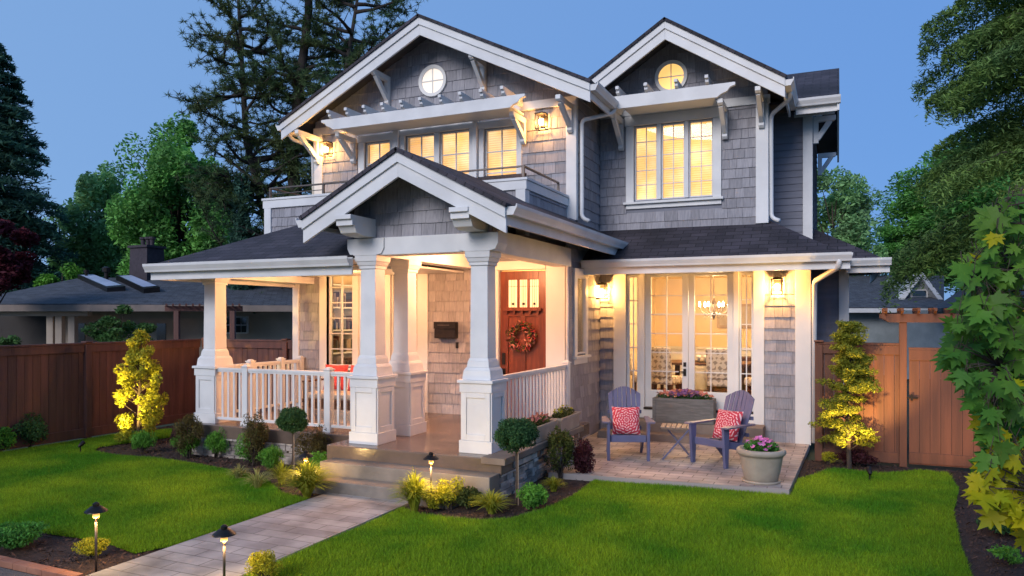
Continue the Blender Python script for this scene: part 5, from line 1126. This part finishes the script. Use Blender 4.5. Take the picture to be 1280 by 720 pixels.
# ================================================================== PATIO AND PORCH OBJECTS
def adirondack(label, loc, rot):
    r_ = root('adirondack_chair', label, 'garden chair', (0, 0, 0), 'blue garden chairs on the patio', local=True)
    mt = 'chairblue'; F = Side
    m = MB(); 
    for k in range(6):
        y0 = -.30 + k * .085; z0 = .385 - .10 * k / 6 - (.0 if k else .01); m.add([(-.26, y0, z0), (.26, y0, z0), (.26, y0 + .078, z0 - .016), (-.26, y0 + .078, z0 - .016), (-.26, y0, z0 - .022), (.26, y0, z0 - .022), (.26, y0 + .078, z0 - .038), (-.26, y0 + .078, z0 - .038)], [(0, 1, 2, 3), (7, 6, 5, 4), (0, 4, 5, 1), (1, 5, 6, 2), (2, 6, 7, 3), (3, 7, 4, 0)])
    m.box(-.27, .27, -.325, -.303, .28, .385); m.build('seat', mt, r_, bevel=.004)
    m = MB(); n = 7; yb, zb = .20, .27; dy, dz = .33, .94
    def P(x, hh, o, e): return (x, yb + dy * hh / .94 - .03 * e * e - o, zb + hh)
    def H(e): return .665 + .125 * math.cos(e * math.pi / 2 * .95)
    for k in range(n):
        e0, e1 = -1 + 2 * k / n, -1 + 2 * (k + 1) / n; em = (e0 + e1) / 2; q = []
        rows_ = [(0, 0, 0), (1, .5, .5), (2, None, None)]
        for j in range(4):
            for o in (0, .018):
                for e, sg in ((e0, 1), (e1, -1)):
                    hh = (0, .25, .5, H(e))[j]; wd = .195 + .075 * min(hh / .6, 1.1) - .03 * max(0, hh - .6) / .15; q.append(P(e * wd + sg * .0045, hh, o, em))
        fs = []
        for j in range(3): a = 4 * j; fs += [(a, a + 1, a + 5, a + 4), (a + 3, a + 2, a + 6, a + 7), (a + 2, a, a + 4, a + 6), (a + 1, a + 3, a + 7, a + 5)]
        fs += [(2, 3, 1, 0), (12, 13, 15, 14)]; m.add(q, fs)
    m.bar((-.26, .265, .42), (.26, .265, .42), .02, .06); m.bar((-.27, .36, .66), (.27, .36, .66), .02, .055); m.build('backrest', mt, r_, bevel=.003)
    for s in (-1, 1):
        m = MB(); x = s * .335; pts = [(x - .055, -.42), (x + .055, -.42), (x + .07, -.36), (x + .06, -.1), (x + .035, .28), (x - .035, .28), (x - .05, -.1), (x - .07, -.36)]
        k = len(pts); m.add([(a, b, .575) for a, b in pts] + [(a, b, .60) for a, b in pts], [tuple(reversed(range(k))), tuple(range(k, 2 * k))] + [(i, (i + 1) % k, (i + 1) % k + k, i + k) for i in range(k)]); m.build('arm', 'armtop', r_, bevel=.005)
        m = MB(); x = s * .30; m.add([(x - .022, -.36, .0), (x + .022, -.36, 0), (x + .022, -.29, 0), (x - .022, -.29, 0), (x - .022, -.40, .574), (x + .022, -.40, .574), (x + .022, -.27, .574), (x - .022, -.27, .574)], [(3, 2, 1, 0), (4, 5, 6, 7), (0, 1, 5, 4), (1, 2, 6, 5), (2, 3, 7, 6), (3, 0, 4, 7)]); m.build('leg', mt, r_, bevel=.004)
        m = MB(); x = s * .27; m.prism(Side(x + .018), [(-.30, .38), (-.30, .28), (.15, .20), (.36, 0), (.44, 0), (.32, .20), (.24, .30)], -.036, 0); m.build('leg', mt, r_, bevel=.004)
    r_.location = loc; r_.rotation_euler = (0, 0, R(rot)); return r_
M['armtop'] = pm('worn_arm_paint', (.17, .15, .20), (.12, .115, .19), 6, .45)
c1 = adirondack('blue slatted garden chair left of the small folding table', (-3.02, 11.30, .07), 20)
c2 = adirondack('blue slatted garden chair between the folding table and the flower pot', (-1.57, 11.42, .07), -30)
def pillow(name, label, group, loc, rot, tilt, w_=.44, mat='mandala', cat='cushion', th=.075):
    n = 14; V = []; F = []; UV = []
    for sgn in (1, -1):
        o_ = len(V)
        for i in range(n + 1):
            for j in range(n + 1):
                a, b = i / n * 2 - 1, j / n * 2 - 1; px_ = a * (1 - .06 * (1 - b * b)); pz = b * (1 - .06 * (1 - a * a)); t = ((1 - a ** 4) * (1 - b ** 4)) ** .5
                V.append((px_ * w_ / 2, -sgn * th * t, pz * w_ / 2 + w_ / 2)); UV.append((i / n, j / n))
        for i in range(n):
            for j in range(n): q = (o_ + i * (n + 1) + j, o_ + (i + 1) * (n + 1) + j, o_ + (i + 1) * (n + 1) + j + 1, o_ + i * (n + 1) + j + 1); F.append(q if sgn > 0 else tuple(reversed(q)))
    me = bpy.data.meshes.new(name); me.from_pydata(V, [], F); ul = me.uv_layers.new(name='UVMap')
    for l in me.loops: ul.data[l.index].uv = UV[l.vertex_index]
    me.materials.append(M[mat]); o = bpy.data.objects.new(name, me); col.objects.link(o)
    for p in me.polygons: p.use_smooth = True
    o.location = loc; o.rotation_euler = (R(-tilt), 0, R(rot)); return meta(o, label, cat, group)
pg = 'red patterned cushions on the blue chairs'
def onchair(c, x, y, z): v = Matrix.Rotation(c.rotation_euler.z, 3, 'Z') @ Vector((x, y, z)); return c.location + v
pillow('cushion', 'red and white mandala cushion upright on the left blue chair', pg, onchair(c1, 0, .00, .345), 20, 17)
pillow('cushion', 'red and white mandala cushion leaning on the right blue chair', pg, onchair(c2, .02, .0, .345), -30, 20, .46)
# folding table
r_ = root('folding_table', 'small folding table with pale slatted top and crossed blue legs', 'side table', (0, 0, 0), local=True); m = MB()
for k in range(6): m.box(-.23 + k * .0785, -.23 + k * .0785 + .066, -.21, .21, .485, .505)
m.box(-.22, .22, -.17, -.14, .462, .484); m.box(-.22, .22, .14, .17, .462, .484); m.build('table_top', 'tabletop', r_, bevel=.003)
for s, a in ((-1, .19), (1, .165), (-1, .165), (1, .19)):
    m = MB(); y = a if s < 0 else -a
    m.bar((-s * .20, y, 0.005), (s * .19, y, .47), .022, .055, up=(0, 1, 0)); m.build('leg', 'chairblue', r_, bevel=.003)
m = MB(); m.tube([(-.19, -.17, .06), (-.19, .17, .06)], .009, 6); m.tube([(.19, -.17, .06), (.19, .17, .06)], .009, 6); m.build('stretcher', 'chairblue', r_)
r_.location = (-2.28, 11.50, .07); r_.rotation_euler = (0, 0, R(8))
# flowers helper
def flowers(name, label, cat, c, rx, ry, h, parts, green='darkshrub', group=None, ng=500, gs=.022, base=0.0, zoff=0):
    r_ = root(name, label, cat, (c[0], c[1], c[2]), group); m = MB(); L = blob((c[0], c[1], c[2] + h * .4), (rx, ry, h * .55), ng, .3); L[:, 2] = np.maximum(L[:, 2], c[2] + .005)
    leafmesh('foliage', L, gs, green, r_, asp=.5)
    for nm_, mt, n_, sz, cx, sx in parts:
        V = []; F = []
        for _ in range(n_):
            a = rng.uniform(0, 6.283); q = rng.random() ** .5; p = Vector((c[0] + cx + sx * q * math.cos(a), c[1] + ry * .95 * q * math.sin(a), c[2] + h * (.55 + .5 * (1 - q * q)) + rng.gauss(0, h * .10))); nrm = Vector((rng.gauss(0, .5), rng.gauss(-.5, .5), 1)).normalized(); t = nrm.orthogonal().normalized(); b = nrm.cross(t)
            for k in range(5):
                th_ = k * 1.2566 + rng.random() * .3; d = t * math.cos(th_) + b * math.sin(th_); e = t * math.cos(th_ + 1.2) + b * math.sin(th_ + 1.2); i = len(V); V += [p, p + d * sz * .8 - e * sz * .0 + nrm * sz * .1, p + (d + e) * sz * .62 + nrm * sz * .22, p + e * sz * .8 + nrm * sz * .1]; F.append((i, i + 1, i + 2, i + 3))
        fast(nm_, V, F, mt, r_)
    return r_
# big pot
r_ = root('flower_pot', 'large beige ceramic pot at the patio corner on the lawn side', 'plant pot', (-.93, 10.32, .07)); m = MB(); c = (-.93, 10.32, .07)
m.lathe([(.19, 0), (.21, .02), (.245, .16), (.275, .33), (.285, .36), (.30, .365), (.315, .385), (.315, .42), (.30, .44), (.265, .44), (.25, .40), (.22, .38)], c, 36); m.build('pot_body', 'pot', r_, smooth=True)
m = MB(); m.lathe([(.20, -.0), (.24, 0), (.25, .03), (.235, .035), (.215, .012)], c, 32); m.build('saucer', 'pot', r_, smooth=True); m = MB(); m.lathe([(.24, .385), (.24, .39)], c, 24); m.build('soil', 'soil', r_)
flowers('petunia', 'pink flowering petunias growing in the large beige pot', 'flowers', (-.93, 10.32, .46), .23, .22, .17, (('blossoms', 'petalpink', 42, .034, 0, .19),), 'shrub2', ng=750, gs=.026)
# trough
r_ = root('planter_trough', 'long grey wooden planter standing on the patio step by the doors', 'planter', (-2.52, 13.3, .36)); x0, x1, y0, y1 = -3.05, -1.99, 13.24, 13.60
m = MB(); m.box(x0, x1, y0, y0 + .03, .365, .80); m.box(x0, x1, y1 - .03, y1, .365, .80); m.box(x0, x0 + .03, y0 + .031, y1 - .031, .365, .80); m.box(x1 - .03, x1, y0 + .031, y1 - .031, .365, .80); m.box(x0 + .031, x1 - .031, y0 + .031, y1 - .031, .37, .42); m.build('box', 'trough', r_, bevel=.004)
m = MB(); m.box(x0 + .031, x1 - .031, y0 + .031, y1 - .031, .74, .76); m.build('soil', 'soil', r_)
for xa in (x0 - .008, x1 - .05): m = MB(); m.box(xa, xa + .058, y0 - .012, y0 - .001, .365, .80); m.build('corner_trim', 'trough', r_, bevel=.003)
flowers('mixed_flowers', 'purple and dusty rose flowers growing along the grey planter', 'flowers', (-2.52, 13.40, .77), .50, .17, .15, (('purple_blossoms', 'petalpurple', 150, .040, .02, .30), ('rose_blossoms', 'petalrose', 150, .03, 0, .50)), 'darkshrub', ng=1100)
# planter boxes on the stone cap
for (xa, ya, yb, lab, flab, parts) in ((-3.90, 9.35, 10.20, 'beige rectangular planter box on the stone wall cap nearest the porch column', 'small pink flowers in the planter box nearest the porch column', (('blossoms', 'petalrose', 60, .024, 0, .09),)),
    (-3.88, 10.35, 11.22, 'beige rectangular planter box on the stone wall cap nearest the house', 'yellow green flowers in the planter box nearest the house', (('blossoms', 'yellowshrub', 40, .018, 0, .09),))):
    r_ = root('planter_box', lab, 'planter', (xa, (ya + yb) / 2, .515), 'beige planter boxes on the stone wall'); m = MB()
    for a0, a1, b0, b1 in ((xa - .12, xa - .10, ya, yb), (xa + .10, xa + .12, ya, yb), (xa - .10, xa + .10, ya, ya + .02), (xa - .10, xa + .10, yb - .02, yb)): m.box(a0, a1, b0, b1, .517, .74)
    m.box(xa - .10, xa + .10, ya + .02, yb - .02, .52, .55)
    m.box(xa - .14, xa - .118, ya - .02, yb + .02, .70, .745); m.box(xa + .118, xa + .14, ya - .02, yb + .02, .70, .745); m.box(xa - .118, xa + .118, ya - .02, ya - .002, .70, .745); m.box(xa - .118, xa + .118, yb + .002, yb + .02, .70, .745)
    m.build('box', 'pot', r_, bevel=.004); m = MB(); m.box(xa - .1, xa + .1, ya + .02, yb - .02, .69, .70); m.build('soil', 'soil', r_)
    flowers('flower_bed_plants', flab, 'flowers', (xa, (ya + yb) / 2, .70), .12, (yb - ya) / 2 - .03, .16, parts, 'darkgold', group='plants in the beige planter boxes', ng=700, gs=.018)
# outdoor sofa with red cushions behind the railing
r_ = root('porch_bench', 'dark framed porch bench with pale seat pad behind the left railing', 'bench', (-7.7, 10.6, .5)); m = MB()
m.box(-8.5, -6.9, 10.25, 10.95, .78, .84)
for x in (-8.45, -6.95): m.box(x - .03, x + .03, 10.28, 10.34, .5, 1.12); m.box(x - .03, x + .03, 10.88, 10.94, .5, 1.30); m.box(x - .035, x + .035, 10.25, 10.95, 1.12, 1.15)
m.box(-8.42, -6.98, 10.88, 10.93, 1.22, 1.30); m.box(-8.42, -6.98, 10.28, 10.33, .68, .779); m.build('frame', 'walnut', r_, bevel=.005); m = MB(); m.box(-8.40, -7.0, 10.27, 10.87, .842, .95); m.build('seat_pad', 'pot', r_, bevel=.03)
for x, rot, lab in ((-8.15, 8, 'plain red cushion at the left end of the porch bench'), (-7.66, -6, 'plain red cushion in the middle of the porch bench'), (-7.22, 5, 'plain red cushion at the right end of the porch bench')): pillow('red_cushion', lab, 'red cushions on the porch bench', (x, 10.72, .955), rot, 12, .46, 'fabric')
# path lights
def pathlight(label, x, y, h=.56, e=5):
    e *= 1.7
    r_ = root('path_light', label, 'garden light', (x, y, 0), 'hooded bronze path lights'); m = MB(); m.tube([(x, y, 0), (x, y, h)], .011, 8); m.build('stake', 'steel', r_, smooth=True)
    m = MB(); m.lathe([(.018, -.055), (.026, -.05), (.030, .0), (.018, .02)], (x, y, h), 14); m.build('lamp_glass', 'pathglow', r_, smooth=True)
    m = MB(); m.lathe([(.095, .0), (.092, .008), (.045, .045), (.028, .050), (.028, .07), (.012, .082)], (x, y, h), 24); m.build('hood', 'metal', r_, smooth=False); point_light('lamp', (x, y, h - .085), e, (1, .62, .22), .02, r_); return r_
M['pathglow'] = emat('path_light_glow', (1.0, .55, .16), .25)
pathlight('bronze path light in the bottom left bed in front of the yellow shrub', -5.99, 4.50, .535, 6); pathlight('bronze path light at the bottom edge beside the path', -4.62, 4.62, .46, 6)
pathlight('bronze path light behind the big yellow grass left of the steps', -6.24, 7.62, .46, 9); pathlight('bronze path light beside the tall grass right of the steps', -4.33, 7.50, .60, 9)

# ================================================================== NEIGHBOURS
def quadw(m, pts): m.face(pts, [(p[0] * CA - p[1] * SA, p[2] * 2.2) for p in pts])
nb = root('neighbour_house', 'low single storey house with dark hip roof and skylights beyond the left fence', 'house', at(120, 24))
def wallq(pa, pb, fa, fb, z0, z1, name, mat, th=.15):
    A = Vector(at(pa, fa)); B = Vector(at(pb, fb)); d = (B - A).normalized(); n = Vector((-d.y, d.x, 0)) * th; m = MB()
    q = [A, B, B + n, A + n]; m.add([(p.x, p.y, z0) for p in q] + [(p.x, p.y, z1) for p in q], [(3, 2, 1, 0), (4, 5, 6, 7), (0, 1, 5, 4), (1, 2, 6, 5), (2, 3, 7, 6), (3, 0, 4, 7)]); return m.build(name, mat, nb_parent[0])
nb_parent = [nb]
def rf(pts, th=.12, mat='roofdark', parent=None, name='roof'):
    P = [Vector(at(px, fd, z)) for px, fd, z in pts]; return roofplane(name, P, mat, th, parent or nb_parent[0])
ze, zr_ = 2.64, 3.66
rf([(-60, 22, ze), (112, 21.5, ze), (100, 26.5, zr_), (60, 27, 3.2)]); rf([(112, 21.5, ze), (380, 23, ze - .02), (370, 27.5, zr_ + .05), (100, 26.5, zr_)]); 
for a, b, fa, fb in ((-60, 112, 21.98, 21.48), (112, 380, 21.48, 22.98)): wallq(a, b, fa, fb, ze - .22, ze - .03, 'fascia', 'tanboard', .05)
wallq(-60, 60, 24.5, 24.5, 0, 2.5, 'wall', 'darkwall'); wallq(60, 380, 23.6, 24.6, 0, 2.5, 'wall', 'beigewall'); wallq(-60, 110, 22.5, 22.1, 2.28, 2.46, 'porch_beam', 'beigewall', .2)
for px in (62, 73, 89): wallq(px - 4, px + 4, 22.3, 22.3, 0, 2.3, 'porch_post', 'beigewall', .2)
for a, b in ((94, 106), (196, 207)): wallq(a, b, 23.45, 23.45, .8, 2.05, 'window', 'darkglass', .05)
w_ = wallq(279, 310, 23.75, 23.85, 1.72, 2.28, 'window', 'white', .06)
for i in range(4):
    for j in range(2): a = 281 + i * 6.9; m = MB(); A = Vector(at(a, 23.70)); B = Vector(at(a + 6.2, 23.72)); m.face([(A.x, A.y, 1.76 + j * .25), (B.x, B.y, 1.76 + j * .25), (B.x, B.y, 1.98 + j * .25), (A.x, A.y, 1.98 + j * .25)]); m.build('pane', 'darkglass', w_)
def onroof(px, py): t = (381 - py) / 34.0; return px, 21.7 + 4.9 * t, ze + (zr_ - ze) * t
for q in (((97, 349), (116, 348), (157, 366), (134, 368)), ((145, 350), (163, 349), (200, 367), (180, 369))):
    P = [Vector(at(*onroof(*p))) + Vector((0, 0, .16)) for p in q]; m = MB(); m.face(P); m.face([p - Vector((0, 0, .2)) for p in reversed(P)])
    for i in range(4): j = (i + 1) % 4; m.face([P[i], P[i] - Vector((0, 0, .2)), P[j] - Vector((0, 0, .2)), P[j]])
    s_ = m.build('skylight', 'metal', nb); c = sum(P, Vector()) / 4; m = MB(); m.face([c + (p - c) * .86 + Vector((0, 0, .012)) for p in P]); m.build('pane', 'skyglass', s_)
m = MB(); A = Vector(at(184, 26.6)); m.frustum(A.x, A.y, 2.9, 4.72, .46, .42, .4, .36); m.frustum(A.x, A.y, 4.72, 4.80, .48, .48, .42, .42)
for dx in (-.2, .05, .25): m.lathe([(.07, 0), (.08, .22), (.12, .25), (.12, .32)], (A.x + dx, A.y, 4.8), 10)
m.build('chimney', 'darkbrick', nb); A = Vector(at(133, 25.6)); m = MB(); m.lathe([(.07, 0), (.07, .35), (.14, .36), (.14, .5), (.05, .55)], (A.x, A.y, 3.45), 10); m.build('roof_vent', 'metal', nb)
A = Vector(at(108, 26)); m = MB(); m.lathe([(.05, 0), (.05, .25), (.09, .26), (.09, .36)], (A.x, A.y, 3.55), 10); m.build('roof_vent', 'metal', nb)
r_ = root('backyard_pergola', 'dark red pergola in front of the low house beyond the fence', 'pergola', at(255, 20)); nb_parent[0] = r_
wallq(206, 303, 20, 20.4, 2.42, 2.55, 'beam', 'fence', .08); wallq(206, 303, 21.4, 21.8, 2.42, 2.55, 'beam', 'fence', .08)
for px in (220, 290): wallq(px - 3, px + 3, 20, 20, 0, 2.42, 'post', 'fence', .12)
for i in range(12): a = 208 + i * 8.3; A = Vector(at(a, 19.8, 2.58)); B = Vector(at(a, 22, 2.58)); m = MB(); m.bar(A, B, .05, .06); m.build('rafter', 'fence', r_)
nb2 = root('distant_house', 'distant house with brown roof and small white gable above the left neighbour', 'house', at(90, 42)); nb_parent[0] = nb2
rf([(35, 40, 3.7), (104, 40, 3.7), (96, 44, 5.0), (40, 44, 5.0)], mat='redroof'); wallq(28, 125, 40.4, 40.4, 0, 3.75, 'wall', 'palewall')
P = [Vector(at(a, 39, z)) for a, z in ((86, 3.7), (121, 3.7), (104, 5.05))]; m = MB(); n_ = Vector((SA, CA, 0)) * .3; m.add(P + [p + n_ for p in P], [(0, 1, 2), (5, 4, 3), (0, 3, 4, 1), (1, 4, 5, 2), (2, 5, 3, 0)]); gw = m.build('gable_wall', 'palewall', nb2)
wallq(99, 109, 38.9, 38.9, 3.9, 4.35, 'window', 'darkglass', .04)
for (a, za), (b, zb) in (((84, 3.62), (104, 5.15)), ((104, 5.15), (123, 3.62))): m = MB(); m.bar(Vector(at(a, 38.8, za)), Vector(at(b, 38.8, zb)), .5, .14); m.build('barge_board', 'white', nb2)
nb3 = root('neighbour_house', 'grey roofed house with a small window dormer beyond the right gate', 'house', at(1140, 30)); nb_parent[0] = nb3
rf([(1040, 28, 2.62), (1180, 28, 2.62), (1180, 33, 4.1), (1040, 33, 4.1)]); rf([(1165, 26, 2.55), (1300, 26, 2.75), (1300, 32, 4.0), (1200, 32, 3.4)]); wallq(1040, 1175, 28.6, 28.6, 0, 2.55, 'wall', 'bluegreywall'); wallq(1130, 1320, 26.8, 26.8, 0, 2.5, 'wall', 'bluegreywall')
wallq(1040, 1180, 27.96, 27.96, 2.42, 2.58, 'fascia', 'white', .05)
P = [Vector(at(a, 29.5, z)) for a, z in ((1122, 2.75), (1174, 2.75), (1148, 3.85))]; m = MB(); n_ = Vector((SA, CA, 0)) * 2.5; m.add(P + [p + n_ for p in P], [(0, 1, 2), (5, 4, 3), (0, 3, 4, 1), (1, 4, 5, 2), (2, 5, 3, 0)]); m.build('dormer', 'bluegreywall', nb3)
for (a, za), (b, zb) in (((1118, 2.7), (1148, 3.95)), ((1148, 3.95), (1178, 2.7))): m = MB(); m.bar(Vector(at(a, 29.3, za)), Vector(at(b, 29.3, zb)), .4, .16); m.build('barge_board', 'white', nb3)
w_ = wallq(1138, 1160, 29.42, 29.42, 2.78, 3.35, 'window', 'white', .05); m = MB()
for j in range(2): A = Vector(at(1140.5, 29.36)); B = Vector(at(1157.5, 29.36)); m.face([(A.x, A.y, 2.84 + j * .25), (B.x, B.y, 2.84 + j * .25), (B.x, B.y, 3.05 + j * .25), (A.x, A.y, 3.05 + j * .25)])
m.build('pane', 'darkglass', w_)
